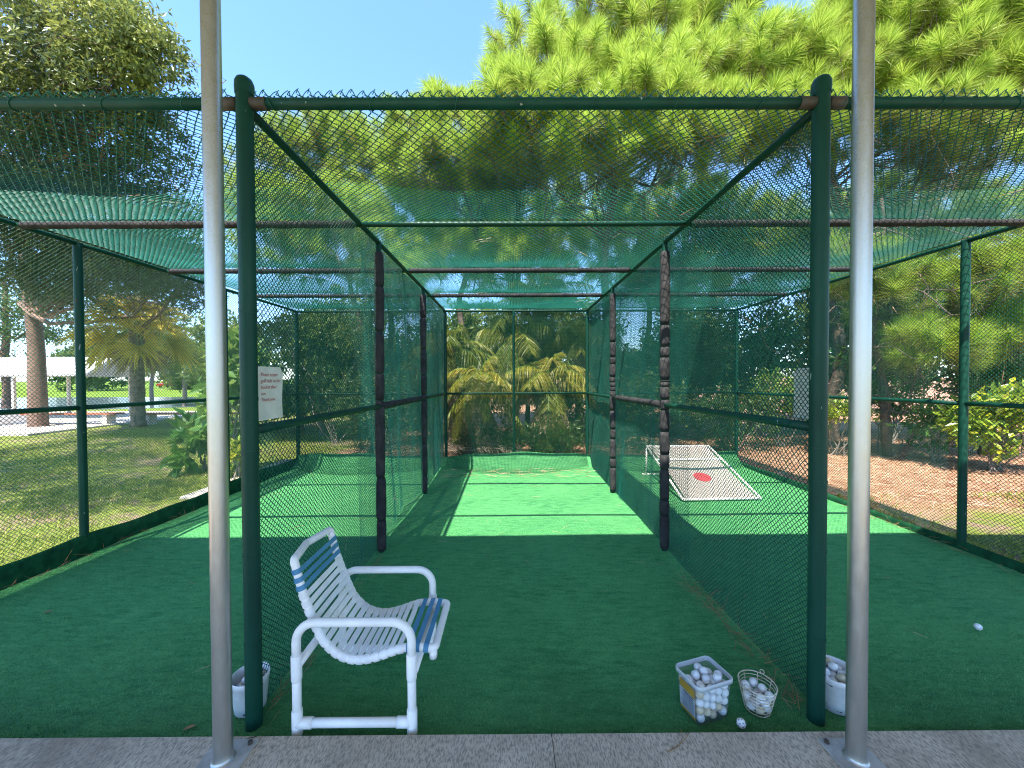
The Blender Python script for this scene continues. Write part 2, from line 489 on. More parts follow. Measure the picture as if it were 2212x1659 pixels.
def clear_plastic():
    m, nt, out = newmat('clear_plastic')
    t = nd(nt, 'ShaderNodeBsdfTransparent'); t.inputs[0].default_value = (0.93, 0.95, 0.95, 1)
    d = nd(nt, 'ShaderNodeBsdfPrincipled', i_Roughness=0.25)
    d.inputs['Base Color'].default_value = (0.55, 0.58, 0.6, 1)
    mx = nd(nt, 'ShaderNodeMixShader')
    f = noise(nt, 12, 3)
    nt.links.new(ramp(nt, [(0.3, 0.10), (0.7, 0.24)], f), mx.inputs[0])
    nt.links.new(t.outputs[0], mx.inputs[1]); nt.links.new(d.outputs[0], mx.inputs[2])
    nt.links.new(mx.outputs[0], out.inputs['Surface'])
    return m
M['clear'] = clear_plastic()
M['clear_rim'] = simple('frosted_plastic_rim', (0.5, 0.53, 0.54), None, 10, 0.3)

def target_cloth():
    m, nt, out = newmat('cream_target_netting')
    p = nd(nt, 'ShaderNodeBsdfPrincipled', i_Roughness=0.9)
    p.inputs['Base Color'].default_value = (0.40, 0.36, 0.32, 1)
    t = nd(nt, 'ShaderNodeBsdfTransparent')
    mx = nd(nt, 'ShaderNodeMixShader', i_0=0.2)
    nt.links.new(p.outputs[0], mx.inputs[1]); nt.links.new(t.outputs[0], mx.inputs[2])
    nt.links.new(mx.outputs[0], out.inputs['Surface'])
    return m
M['target'] = target_cloth()

def water_mat():
    m, nt, out = newmat('pond_water')
    p = nd(nt, 'ShaderNodeBsdfPrincipled', i_Roughness=0.12)
    p.inputs['Base Color'].default_value = (0.10, 0.13, 0.15, 1)
    nt.links.new(bumpn(nt, noise(nt, 3.0, 3), 0.3, 0.05), p.inputs['Normal'])
    nt.links.new(p.outputs[0], out.inputs['Surface'])
    return m
M['water'] = water_mat()

# ------------------------------------------------------------------ setting: ground, slab, carpet, water
Y0, Y1 = 1.89, 7.60             # cage front and back
XL, XA, XB, XR = -4.20, -1.28, 1.52, 4.48
ZT = 3.05                       # top rail height
GZ = -0.03

def grid(mb, xs, ys, zf):
    X, Y = np.meshgrid(xs, ys)
    V = np.stack([X.ravel(), Y.ravel(), np.vectorize(zf)(X, Y).ravel()], 1)
    nx = len(xs)
    F = []
    for j in range(len(ys) - 1):
        for i in range(nx - 1):
            F.append((j * nx + i, j * nx + i + 1, (j + 1) * nx + i + 1, (j + 1) * nx + i))
    mb.add(V, np.array(F))

mb = MB(); mb.add([(-400, -300, GZ), (400, -300, GZ), (400, 500, GZ), (-400, 500, GZ)], [(0, 1, 2, 3)])
tag(mb.build('ground', M['ground'], smooth=False), 'lawn, bare soil and orange pine straw around the golf cage', kind='structure')

mb = MB(); mb.box((0, -2.125, -0.005), (24, 7.80, 0.11))
slab = tag(mb.build('concrete_pavement', M['concrete'], smooth=False), 'grey broom finished concrete slab in front of the cage', kind='structure')
for gx in (-1.17, 0.19, 3.7):      # saw cuts and a crack
    pass
mb = MB(); mb.tube(spline([(-1.19, 1.775, 0.0505), (-1.26, 1.74, 0.0505), (-1.33, 1.60, 0.0505), (-1.36, 1.45, 0.0505)]), 0.0022, 4)
mb.tube(spline([(0.185, 1.775, 0.0505), (0.187, 1.7, 0.0505), (0.185, 1.55, 0.0505)]), 0.0016, 4)
mb.build('pavement_crack', M['soil'], slab)

# carpet: floor sheet with lips turned up along the outer walls, hump along the back
def carpet_z(x, y):
    z = 0.004 * math.sin(2.1 * x + 1.3 * y) + 0.003 * math.sin(5.2 * y - x)
    z = max(z, -0.004)
    d = min(x - (XL + 0.02), (XR - 0.02) - x)
    b = 7.56 - y
    if b < 0.30:
        t = 1 - max(b, 0) / 0.30
        z += 0.25 * t ** 1.3 * (0.85 + 0.15 * math.sin(1.7 * x + 1.0) + 0.05 * math.sin(6.1 * x))
    return z
xs = np.linspace(XL + 0.04, XR - 0.04, 90)
ys = np.unique(np.concatenate([np.linspace(1.78, 6.7, 70), np.linspace(6.7, 7.56, 24)]))
mb = MB(); grid(mb, xs, ys, carpet_z)
carpet = tag(mb.build('turf_carpet', M['turf']), 'green artificial turf carpet on the floor of the cage', kind='structure')
M['turf_edge'] = simple('shaded_turf_edge', (0.012, 0.085, 0.036), (0.006, 0.045, 0.02), 14, 0.95, bump=0.6, bscale=150, spec=0.1)  # darker than the carpet: shade of the upturned lip put into the colour
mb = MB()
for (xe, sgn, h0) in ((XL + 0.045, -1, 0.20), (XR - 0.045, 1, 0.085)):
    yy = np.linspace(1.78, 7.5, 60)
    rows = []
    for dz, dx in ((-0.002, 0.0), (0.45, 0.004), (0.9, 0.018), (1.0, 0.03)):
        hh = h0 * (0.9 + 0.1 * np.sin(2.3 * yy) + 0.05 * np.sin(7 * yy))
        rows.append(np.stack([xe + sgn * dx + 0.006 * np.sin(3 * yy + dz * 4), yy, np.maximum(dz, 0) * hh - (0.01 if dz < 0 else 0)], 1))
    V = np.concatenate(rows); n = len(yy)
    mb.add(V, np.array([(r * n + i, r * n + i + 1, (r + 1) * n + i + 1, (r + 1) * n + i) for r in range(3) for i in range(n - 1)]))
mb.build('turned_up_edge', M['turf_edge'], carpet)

mb = MB(); mb.box((-4.58, 6.9, GZ + 0.015), (0.5, 2.6, 0.03))
tag(mb.build('garden_path', M['pale_concrete'], smooth=False), 'narrow pale path beside the left outer fence', kind='structure')
mb = MB(); mb.box((-21.5, 16.2, 0.0), (13.0, 8.4, 0.06))
tag(mb.build('pavilion_pavement', M['pale_concrete'], smooth=False), 'pale concrete pad under the white pavilion', kind='structure')
a = np.linspace(0, 2 * np.pi, 60, endpoint=False)
rr = 1 + 0.05 * np.sin(3 * a) + 0.04 * np.sin(5 * a + 1)
mb = MB(); mb.add(np.stack([-46 + 38 * rr * np.cos(a), 29.5 + 8.5 * rr * np.sin(a), np.full(60, GZ + 0.006)], 1), [tuple(range(60))])
tag(mb.build('pond_water', M['water'], smooth=False), 'blue grey pond beyond the lawn', kind='structure')

# ------------------------------------------------------------------ the shelter the photo is taken from
mb = MB(); mb.box((2.05, -0.9, 4.06), (13.5, 6.0, 0.14))
sh = thing('shelter_roof', 'flat shelter roof held up on the two galvanised posts', 'roof', (0, -2.4, 3.99))
sh_o = mb.build('ceiling', M['ceiling'], smooth=False); sh_o.parent = sh; sh_o.matrix_parent_inverse = Matrix.Translation((0, 2.4, -3.99))
mb = MB(); mb.box((2.05, -0.9, 4.17), (13.6, 6.1, 0.076))
o = mb.build('roof_deck', M['roof_white'], smooth=False); o.parent = sh; o.matrix_parent_inverse = Matrix.Translation((0, 2.4, -3.99))

def shelter_post(x, y, label):
    t = thing('shelter_post', label, 'post', (x, y, 0.05), 'galvanised shelter posts')
    m = MB(); m.lathe([(0.046, 0.010), (0.041, 0.014), (0.037, 0.022), (0.0362, 0.05), (0.0362, 3.94)], sides=32)
    o = m.build('pole', M['galv'], t)
    m = MB(); m.box((0, 0, 0.005), (0.185, 0.185, 0.010))
    m.build('base_plate', M['plate'], t, smooth=False)
    for sx in (-1, 1):
        for sy in (-1, 1):
            m = MB(); m.lathe([(0.0, 0.022), (0.009, 0.022), (0.011, 0.018), (0.011, 0.010)], (sx * 0.07, sy * 0.07, 0), 6)
            m.build('bolt', M['fitting'], t, smooth=False)
    return t
shelter_post(-1.262, 1.66, 'round galvanised steel shelter post left of the white chair')
shelter_post(1.496, 1.64, 'round galvanised steel shelter post in front of the right cage post')

# ------------------------------------------------------------------ chain link
PITCH = 0.0262
def chainlink(mb, f, L, H, r=0.0030, sides=3, pitch=PITCH):
    """f(u, v) -> (P, N) arrays. Wires run along v; each is a flattened helix hooked into its neighbours."""
    nw = int(L / pitch); pu = L / nw
    ns = int(H / pitch); pv = H / ns
    i = np.arange(nw)[:, None]
    j = np.arange(ns)[None, :]
    t0, t1 = 0.13, 0.87
    par = (i + j) % 2                         # segment j goes left->right when even
    def uu(t):
        return (i + np.where(par == 0, t, 1 - t)) * pu
    ov = 0.10 * pu
    u0 = uu(0.0) + np.where(par == 0, -ov, ov); u1 = uu(1.0) + np.where(par == 0, ov, -ov)
    ua = u0 + (u1 - u0) * t0; ub = u0 + (u1 - u0) * t1
    va = (j + t0) * pv + 0 * i; vb = (j + t1) * pv + 0 * i
    h = np.where(par == 0, 1.0, -1.0) * r * 1.05
    U = np.stack([ua, ub], 2).reshape(nw, ns * 2)
    Vv = np.stack([va, vb], 2).reshape(nw, ns * 2)
    Hh = np.stack([h, h], 2).reshape(nw, ns * 2)
    U = U + rng.normal(0, 0.05 * pitch, (nw, 1)) + 0.045 * pitch * np.sin(Vv * 9.0 + rng.uniform(0, 6.28, (nw, 1)))
    P, N = f(U, Vv)
    P = P + N * Hh[..., None]
    T = np.zeros_like(P)
    T[:, 1:-1] = P[:, 2:] - P[:, :-2]; T[:, 0] = P[:, 1] - P[:, 0]; T[:, -1] = P[:, -1] - P[:, -2]
    T /= np.linalg.norm(T, axis=2)[..., None]
    B = np.cross(T, N); B /= np.linalg.norm(B, axis=2)[..., None]
    ang = np.linspace(0, 2 * np.pi, sides, endpoint=False) + 0.5
    R = P[:, :, None, :] + r * (np.cos(ang)[None, None, :, None] * N[:, :, None, :] + np.sin(ang)[None, None, :, None] * B[:, :, None, :])
    m = ns * 2
    idx = np.arange(nw * m * sides).reshape(nw, m, sides)
    a = idx[:, :-1, :]; b = idx[:, 1:, :]
    F = np.stack([a, np.roll(a, -1, 2), np.roll(b, -1, 2), b], 3).reshape(-1, 4)
    mb.add(R.reshape(-1, 3), F)

def wallfun(x, y0, z0, bulge=0.012, ph=0.0):
    def f(U, V):
        Y = y0 + U; Z = z0 + V
        X = x + bulge * np.sin(1.9 * U + ph) * np.sin(1.3 * V + 0.4 + ph) + 0.004 * np.sin(7 * U + 3 * V)
        P = np.stack([X, Y, Z], -1)
        N = np.zeros_like(P); N[..., 0] = 1
        return P, N
    return f

def rooffun(x0, x1, ph):
    w = x1 - x0; bay = (Y1 - Y0) / 4
    def f(U, V):
        X = x0 + U; Y = Y0 - 0.02 + V
        s = np.abs(np.sin(np.pi * (Y - Y0) / bay)) ** 0.8 * np.sin(np.pi * np.clip(U / w, 0, 1)) ** 0.7
        Z = ZT + 0.030 - (0.05 + 0.015 * np.sin(3 * Y + ph) + 0.015 * np.sin(1.7 * X + ph)) * s + 0.010 * np.sin(5 * X + 2 * Y + ph) * s
        P = np.stack([X, Y, Z], -1)
        N = np.zeros_like(P); N[..., 2] = 1
        return P, N
    return f

def backfun(x0):
    def f(U, V):
        P = np.stack([x0 + U, Y1 + 0.03 + 0.01 * np.sin(2 * U + V), 0.02 + V], -1)
        N = np.zeros_like(P); N[..., 1] = -1
        return P, N
    return f

def spikes(mb, p0, p1, up, side, step=2 * PITCH, h=0.034):
    """twisted wire ends standing along an edge"""
    p0 = np.array(p0, float); p1 = np.array(p1, float); up = np.array(up, float); side = np.array(side, float)
    L = np.linalg.norm(p1 - p0); d = (p1 - p0) / L
    n = int(L / step)
    for k in range(n):
        c = p0 + d * (k + 0.5) * step
        j = rng.uniform(0.8, 1.15); l = rng.uniform(-0.006, 0.006)
        a = c - d * step * 0.5 + up * 0.002
        t = c + d * (0.004 + l) + up * h * j + side * rng.uniform(-0.006, 0.006)
        b = c + d * step * 0.42 + up * 0.004
        mb.tube([a, a * 0.45 + t * 0.55 + up * 0.004, t, t - up * 0.012 + d * 0.009, b], 0.0025, 4, caps=False)
        if rng.random() < 0.8:
            mb.tube([t - up * 0.018 - d * 0.004, t + d * rng.uniform(0.004, 0.012) + up * rng.uniform(-0.002, 0.008)], 0.0024, 4)

cage = thing('golf_cage', 'green chain link golf practice cage of three bays with mesh roof and turf floor', 'cage', (0, 0, 0))

# roof panels (one per bay)
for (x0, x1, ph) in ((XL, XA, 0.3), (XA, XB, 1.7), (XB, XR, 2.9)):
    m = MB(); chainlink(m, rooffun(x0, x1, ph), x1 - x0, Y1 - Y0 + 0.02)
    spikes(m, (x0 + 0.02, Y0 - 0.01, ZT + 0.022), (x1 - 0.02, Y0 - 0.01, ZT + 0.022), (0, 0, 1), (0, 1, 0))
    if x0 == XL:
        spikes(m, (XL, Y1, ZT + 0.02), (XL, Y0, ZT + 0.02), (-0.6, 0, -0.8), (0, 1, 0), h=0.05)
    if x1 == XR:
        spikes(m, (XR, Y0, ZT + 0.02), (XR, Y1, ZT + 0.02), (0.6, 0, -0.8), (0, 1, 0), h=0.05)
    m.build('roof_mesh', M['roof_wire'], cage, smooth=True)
# wall panels
for (x, ph, z0) in ((XL - 0.035, 0.2, 0.1), (XA - 0.035, 1.1, 0.015), (XB + 0.035, 2.0, 0.015), (XR + 0.035, 3.3, 0.1)):
    m = MB(); chainlink(m, wallfun(x, Y0, z0, 0.014, ph), Y1 - Y0, ZT - z0 - 0.01, r=0.0023 if x in (XA - 0.035, XB + 0.035) else 0.0022, pitch=0.0160 if x in (XA - 0.035, XB + 0.035) else 0.0180)
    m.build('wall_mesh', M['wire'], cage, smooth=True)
for (x0, x1) in ((XL, XA), (XA, XB), (XB, XR)):
    m = MB(); chainlink(m, backfun(x0), x1 - x0, ZT - 0.03, r=0.0022, pitch=0.0180)
    m.build('back_mesh', M['wire'], cage, smooth=True)

# pipes
def pipe(name, p0, p1, r, mat='pipe', sag=0.0):
    m = MB()
    P = np.linspace(p0, p1, 7)
    P[:, 2] -= sag * (1 - np.linspace(-1, 1, 7) ** 2)
    m.tube(P, r, 14)
    return m.build(name, M[mat], cage)

def bands(par, pts, axis, r):
    for q in pts:
        m = MB(); ax = np.array(axis, float)
        m.tube([np.array(q) - ax * 0.008, np.array(q) + ax * 0.008], r, 16, caps=True)
        m.build('tie_band', M['pipe'], par, smooth=False)

POST_Y = [Y0, 3.78, 5.70, Y1]
def terminal_post(x, y, h=3.135):
    m = MB(); m.lathe([(0.0375, -0.02), (0.0375, h)], (x, y, 0), 24)
    p = m.build('post', M['pipe'], cage)
    m = MB(); m.lathe([(0.0405, h - 0.045), (0.0425, h - 0.012), (0.0415, h + 0.012), (0.034, h + 0.03), (0.02, h + 0.041), (0.0, h + 0.045)], (x, y, 0), 24)
    m.build('post_cap', M['pipe'], p)
    bands(p, [(x, y, z) for z in (0.42, 0.86, 1.20, 1.36, 1.62, 2.05, 2.42)], (0, 0, 1), 0.0395)
    return p
for x in (XL, XA, XB, XR):
    terminal_post(x, Y0)

def foam_sleeve(par, x, y, z0, z1, r, cuts):
    m = MB()
    zs = sorted([z0] + [c for c in cuts if z0 < c < z1] + [z1])
    for a, b in zip(zs[:-1], zs[1:]):
        n = max(4, int((b - a) / 0.04)); prof = []
        dx, dy = rng.uniform(-0.003, 0.003, 2)
        for k in range(n + 1):
            t = k / n
            rr = r * (1 + 0.04 * math.sin(9 * (a + t * (b - a)) + x * 7)) * (0.86 if k in (0, n) else 1.0)
            prof.append((rr, a + 0.004 + t * (b - a - 0.008)))
        m.lathe([(0.02, prof[0][1])] + prof + [(0.02, prof[-1][1])], (x + dx, y + dy, 0), 18)
    return m.build('foam_pad', M['foam'], par)

for x in (XA, XB):
    for k, y in enumerate(POST_Y[1:3]):
        m = MB(); m.lathe([(0.026, 0.0), (0.026, ZT)], (x, y, 0), 14)
        p = m.build('post', M['pipe'], cage)
        top = ZT - 0.10
        if x < 0:
            cuts = [1.42, 1.50, 1.75, 2.15, 2.6, 0.75, 0.3]
        else:
            cuts = [0.36, 0.52, 0.80, 0.93, 1.20, 1.42, 1.52, 1.60, 1.66, 1.72, 1.93, 2.0, 2.25]
        foam_sleeve(p, x, y, 0.02, top, 0.046, [c + rng.uniform(-0.03, 0.03) for c in cuts])
    m = MB(); m.lathe([(0.032, 0.0), (0.032, ZT)], (x, Y1, 0), 14); m.build('post', M['pipe'], cage)
for x in (XL, XR):
    for y in POST_Y[1:]:
        m = MB(); m.lathe([(0.034, -0.02), (0.034, ZT)], (x, y, 0), 16); m.build('post', M['pipe'], cage)
for x in ((XL + XA) / 2, (XA + XB) / 2 - 0.05, (XB + XR) / 2):
    m = MB(); m.lathe([(0.025, 0.0), (0.025, ZT)], (x, Y1, 0), 14); m.build('post', M['pipe'], cage)

# front top rail in three lengths with dark end fittings
for (x0, x1) in ((XL, XA), (XA, XB), (XB, XR)):
    p = pipe('front_rail', (x0 + 0.04, Y0, ZT), (x1 - 0.04, Y0, ZT), 0.0255)
    n = 7
    for k in range(n):
        q = x0 + (x1 - x0) * (k + 0.4 + rng.uniform(-.2, .2)) / n
        sgn = rng.choice([-1, 1])
        a = np.linspace(0, 2 * np.pi, 14)
        m = MB(); m.tube(np.stack([q + sgn * 0.012 * np.cos(a), Y0 + 0.0275 * np.sin(a), ZT + 0.0275 * np.cos(a)], 1), 0.0022, 5)
        m.build('wire_tie', M['wire'], p)
    for (q, s) in ((x0 + 0.035, 1), (x1 - 0.035, -1)):
        m = MB(); m.tube([(q, Y0, ZT), (q + s * 0.075, Y0, ZT)], 0.0285, 14)
        m.build('rail_end', M['fitting'], p)
# top rails along the walls and mid rails
for x in (XL, XA, XB, XR):
    for a, b in zip(POST_Y[:-1], POST_Y[1:]):
        pipe('top_rail', (x, a, ZT - 0.01), (x, b, ZT - 0.01), 0.0225)
ZM = 1.465
for x, s in ((XL, -1), (XA, 1), (XB, -1), (XR, 1)):
    for k, (a, b) in enumerate(zip(POST_Y[:-1], POST_Y[1:])):
        z = ZM - 0.02 * k
        o = pipe('mid_rail', (x, a + 0.03, z), (x, b, z - 0.02), 0.0235)
        if k == 0 and x in (XA, XB):
            bands(o, [(x, q, z - 0.02 * (q - a) / 1.9) for q in (2.05, 2.5, 2.95, 3.35)], (0, 1, 0), 0.025)
        if k == 1 and x in (XA, XB):
            m = MB(); m.tube(np.linspace((x, a + 0.05, z), (x, b - 0.05, z - 0.02), 9), 0.034 + 0.002 * rng.random(9), 14)
            m.build('foam_pad', M['foam'], o)
# roof cross rails
bay = (Y1 - Y0) / 4
for k in range(1, 5):
    y = Y0 + k * bay
    for b, (x0, x1) in enumerate(((XL, XA), (XA, XB), (XB, XR))):
        o = pipe('cross_rail', (x0, y, ZT - 0.015), (x1, y, ZT - 0.015), 0.0225)
        if (k == 1 and b != 1) or k in (2, 3):
            nseg = 40
            P = np.linspace((x0 + 0.05, y, ZT - 0.015), (x1 - 0.05, y, ZT - 0.015), nseg)
            m = MB(); m.tube(P, 0.030 + 0.0025 * np.sin(np.arange(nseg) * 1.7), 14)
            m.build('foam_pad', M['foam'], o)
pipe('back_mid_rail', (XL, Y1, 1.41), (XA, Y1, 1.41), 0.02)
pipe('back_mid_rail', (XA, Y1, 1.41), (XB, Y1, 1.41), 0.02)
pipe('back_mid_rail', (XB, Y1, 1.41), (XR, Y1, 1.41), 0.02)

# ------------------------------------------------------------------ hanging nets
def netmesh(name, f, L, H, sp, r, label, group=None, mat='net'):
    m = MB()
    def strands(A, Bv, along):
        P, N = f(A, Bv)
        T = np.gradient(P, axis=1)
        T /= np.linalg.norm(T, axis=2)[..., None] + 1e-9
        B = np.cross(T, N); B /= np.linalg.norm(B, axis=2)[..., None] + 1e-9
        ang = np.linspace(0, 2 * np.pi, 3, endpoint=False)
        R = P[:, :, None, :] + r * (np.cos(ang)[None, None, :, None] * N[:, :, None, :] + np.sin(ang)[None, None, :, None] * B[:, :, None, :])
        n, k = P.shape[:2]
        idx = np.arange(n * k * 3).reshape(n, k, 3)
        a = idx[:, :-1]; b = idx[:, 1:]
        F = np.stack([a, np.roll(a, -1, 2), np.roll(b, -1, 2), b], 3).reshape(-1, 4)
        m.add(R.reshape(-1, 3), F)
    nu = int(L / sp); nv = int(H / sp)
    us = np.linspace(0, L, nu); vs = np.linspace(0, H, nv)
    ku = int(L / 0.05); kv = int(H / 0.05)
    A, Bv = np.meshgrid(np.linspace(0, L, ku), vs); strands(A, Bv, 0)
    Bv, A = np.meshgrid(np.linspace(0, H, kv), us); strands(A, Bv, 1)
    return tag(m.build(name, M[mat], smooth=False), label, 'net', group)

def wallnet(x, s, y0, y1, ph):
    L = y1 - y0
    def f(U, V):
        hang = 1 - V / 3.0
        X = x + s * (0.035 * np.sin(5.0 * U + ph + 0.6 * np.sin(2 * V)) * (0.3 + 0.7 * hang) + 0.03 * hang * np.sin(1.2 * U + ph)
                     + 0.012 * np.sin(13 * U + 2 * V))
        Z = 0.03 + V + 0.02 * np.sin(6 * U + ph) * (V / 3.0) - 0.03 * np.sin(np.pi * V / 3) * np.abs(np.sin(1.64 * U))
        P = np.stack([X, y0 + U + 0.012 * np.sin(4 * V + U), Z], -1)
        N = np.zeros_like(P); N[..., 0] = 1
        return P, N
    return f, L
f, L = wallnet(XA - 0.085, -1, 3.55, Y1 - 0.05, 0.4)
netmesh('hanging_net', f, L, 2.95, 0.026, 0.0013, 'rippled green ball net along the left wall of the middle bay', 'green ball stop nets')
f, L = wallnet(XB + 0.085, 1, 3.55, Y1 - 0.05, 1.9)
netmesh('hanging_net', f, L, 2.95, 0.026, 0.0013, 'rippled green ball net along the right wall of the middle bay', 'green ball stop nets')
def backnet(x0, x1, ph):
    w = x1 - x0
    def f(U, V):
        V2 = 3.35 - V                              # length down from the top
        s = np.clip((V2 - 2.75) / 0.6, 0, 1)
        cx = np.sin(np.pi * np.clip(U / w, 0, 1))
        Y = Y1 - 0.06 - 0.03 * np.sin(2.2 * U + ph) * np.clip(V2 / 3, 0, 1) - s * (0.28 + 0.5 * cx)
        Z = np.where(V2 < 2.75, 3.0 - V2, 0.25 + 0.06 * (1 - cx) - 0.2 * s ** 0.8 - 0.055 * s)
        Z = np.maximum(Z, 0.28 * np.clip((Y - 7.24) / 0.3, 0, 1) ** 1.5 + 0.022)
        P = np.stack([x0 + U, Y, Z], -1)
        N = np.zeros_like(P); N[..., 1] = -0.8; N[..., 2] = 0.6
        return P, N
    return f, w
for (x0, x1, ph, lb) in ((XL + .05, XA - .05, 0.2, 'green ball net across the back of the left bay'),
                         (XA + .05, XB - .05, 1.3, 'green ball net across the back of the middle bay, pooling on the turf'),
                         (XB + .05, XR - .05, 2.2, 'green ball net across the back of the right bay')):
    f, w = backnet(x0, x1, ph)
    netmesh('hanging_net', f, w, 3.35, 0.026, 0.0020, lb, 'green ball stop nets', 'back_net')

# ------------------------------------------------------------------ signs
def text_mesh(body, size):
    c = bpy.data.curves.new('lettering', 'FONT'); c.body = body; c.size = size
    c.extrude = 0.0003; c.resolution_u = 2
    o = bpy.data.objects.new('tmp', c); COL.objects.link(o)
    dg = bpy.context.evaluated_depsgraph_get()
    me = bpy.data.meshes.new_from_object(o.evaluated_get(dg))
    bpy.data.objects.remove(o); bpy.data.curves.remove(c)
    return me

def sheet_bm(w, h, seed):
    m = MB()
    n = 10
    g = np.linspace(0, 1, n)
    V = []; F = []
    for j in range(n):
        for i in range(n):
            V.append((w * g[i], h * g[j], 0.003 * math.sin(9 * g[i] + 6 * g[j] + seed)))
    for j in range(n - 1):
        for i in range(n - 1):
            if i == n - 2 and j == n - 2:
                F.append((j * n + i, j * n + i + 1, (j + 1) * n + i))
            else:
                F.append((j * n + i, j * n + i + 1, (j + 1) * n + i + 1, (j + 1) * n + i))
    m.add(V, F)
    return m
sg = thing('paper_sign', 'white paper sign with red writing asking to return golf balls, on the left wall mesh', 'sign', (XA + 0.005, 1.945, 1.505), 'paper signs on the cage walls')
m = sheet_bm(0.212, 0.278, 0.0)
B = Matrix(((0, 0, 1, 0), (1, 0, 0, 0), (0, 1, 0, 0), (0, 0, 0, 1)))     # sheet x -> +Y, y -> +Z, normal +X
o = m.build('sheet', M['paper'], sg, smooth=True); o.matrix_basis = B
for k, line in enumerate(('Please return', 'golf balls to the', 'bucket after', 'use.', 'Thank you')):
    me = text_mesh(line, 0.0265)
    me.materials.clear(); me.materials.append(M['red_ink'])
    o = bpy.data.objects.new('lettering', me); COL.objects.link(o); o.parent = sg
    o.matrix_basis = B @ Matrix.Translation((0.022, 0.228 - k * 0.0325, 0.0045))
sg2 = thing('paper_sign', 'white paper sign seen from its blank back behind the right wall mesh', 'sign', (XB + 0.062, 1.955, 1.49), 'paper signs on the cage walls')
m = sheet_bm(0.185, 0.275, 2.0)
o = m.build('sheet', M['paper'], sg2, smooth=True); o.matrix_basis = B

# ------------------------------------------------------------------ strap chair
ch = thing('strap_chair', 'white plastic pipe armchair with white and blue vinyl straps beside the left cage post', 'chair', (0, 0, 0))
ZN, ZF = 1.828, 2.333
XR_, XF_ = -1.032, -0.480
R_ = 0.0205
for y in (ZN, ZF):
    m = MB(); P = fillet([(XR_, y, 0.36), (XR_, y, 0.551), (XF_, y, 0.551), (XF_, y, 0.36)], 0.115, 9)
    m.tube(P, R_, 18); m.build('armrest', M['white_pvc'], ch)
    for x in (XR_, XF_):
        m = MB(); m.tube([(x, y, 0.0), (x, y, 0.36)], R_, 18)
        lg = m.build('leg', M['white_pvc'], ch)
        m = MB(); m.lathe([(0.0205, 0.395), (0.0245, 0.393), (0.0245, 0.282), (0.0225, 0.272), (0.0205, 0.271)][::-1], (x, y, 0), 20)
        m.build('pipe_fitting', M['white_pvc'], lg)
        m = MB(); m.lathe([(0.0205, 0.128), (0.0245, 0.126), (0.0245, 0.012), (0.021, 0.004), (0.0, 0.004)][::-1], (x, y, 0), 20)
        s = 1 if x == XR_ else -1
        m.tube([(x, y, 0.064), (x + s * 0.072, y, 0.064)], 0.0245, 18)
        m.build('pipe_fitting', M['white_pvc'], lg)
    m = MB(); m.tube([(XR_, y, 0.064), (XF_, y, 0.064)], R_, 18); m.build('stretcher', M['white_pvc'], ch)
for (x, z) in ((XR_ + 0.012, 0.352), (XF_ + 0.012, 0.315)):
    m = MB(); m.tube([(x, ZN, z), (x, ZF, z)], 0.0195, 16); m.build('crossbar', M['white_pvc'], ch)
SN, SF = 1.888, 2.270
prof = [(-1.079, .797), (-1.050, .685), (-1.016, .585), (-.982, .503), (-.945, .428), (-.880, .362), (-.811, .332), (-.743, .328), (-.662, .346), (-.560, .380), (-.472, .388), (-.405, .383)]
pr = spline([(x * 0.986, 0, z) for x, z in prof], 10)
dl = np.concatenate([[0], np.cumsum(np.linalg.norm(np.diff(pr, axis=0), axis=1))])
def at_len(s):
    return np.array([np.interp(s, dl, pr[:, k]) for k in range(3)])
fr = MB()
loop = [p + np.array((0, SN, 0)) for p in pr]
front = fillet([loop[-1] - np.array((0.02, 0, 0)), np.array((pr[-1][0] + 0.02, SN, pr[-1][2] - 0.002)), np.array((pr[-1][0] + 0.02, SF, pr[-1][2] - 0.002)), loop[-1] + np.array((-0.02, SF - SN, 0))], 0.03, 6)
top = fillet([np.array((pr[0][0], SF, pr[0][2])), np.array((pr[0][0] - 0.008, SF, pr[0][2] + 0.028)), np.array((pr[0][0] - 0.045, (SN + SF) / 2, pr[0][2] + 0.030)), np.array((pr[0][0] - 0.008, SN, pr[0][2] + 0.028)), np.array((pr[0][0], SN, pr[0][2]))], 0.035, 6)
P = np.vstack([np.array(loop)[:-3], front, (np.array(loop) + np.array((0, SF - SN, 0)))[:-3][::-1], top[1:-1]])
fr.tube(P, 0.0195, 16, closed=True)
sf = fr.build('sling_frame', M['white_pvc'], ch)
for y in (SN, SF):
    m = MB(); m.tube([(pr[-1][0] + 0.012, y, pr[-1][2] - 0.01), (pr[-1][0] + 0.012, y, pr[-1][2] - 0.045)], 0.019, 14); m.build('pipe_stub', M['white_pvc'], sf)
m = MB()
for y in (SN, SF):     # brackets that carry the sling on the side frames
    pass
Ltot = dl[-1]
ns = 23
s0 = 0.012; step = (Ltot - 0.02 - s0) / (ns - 0.6)
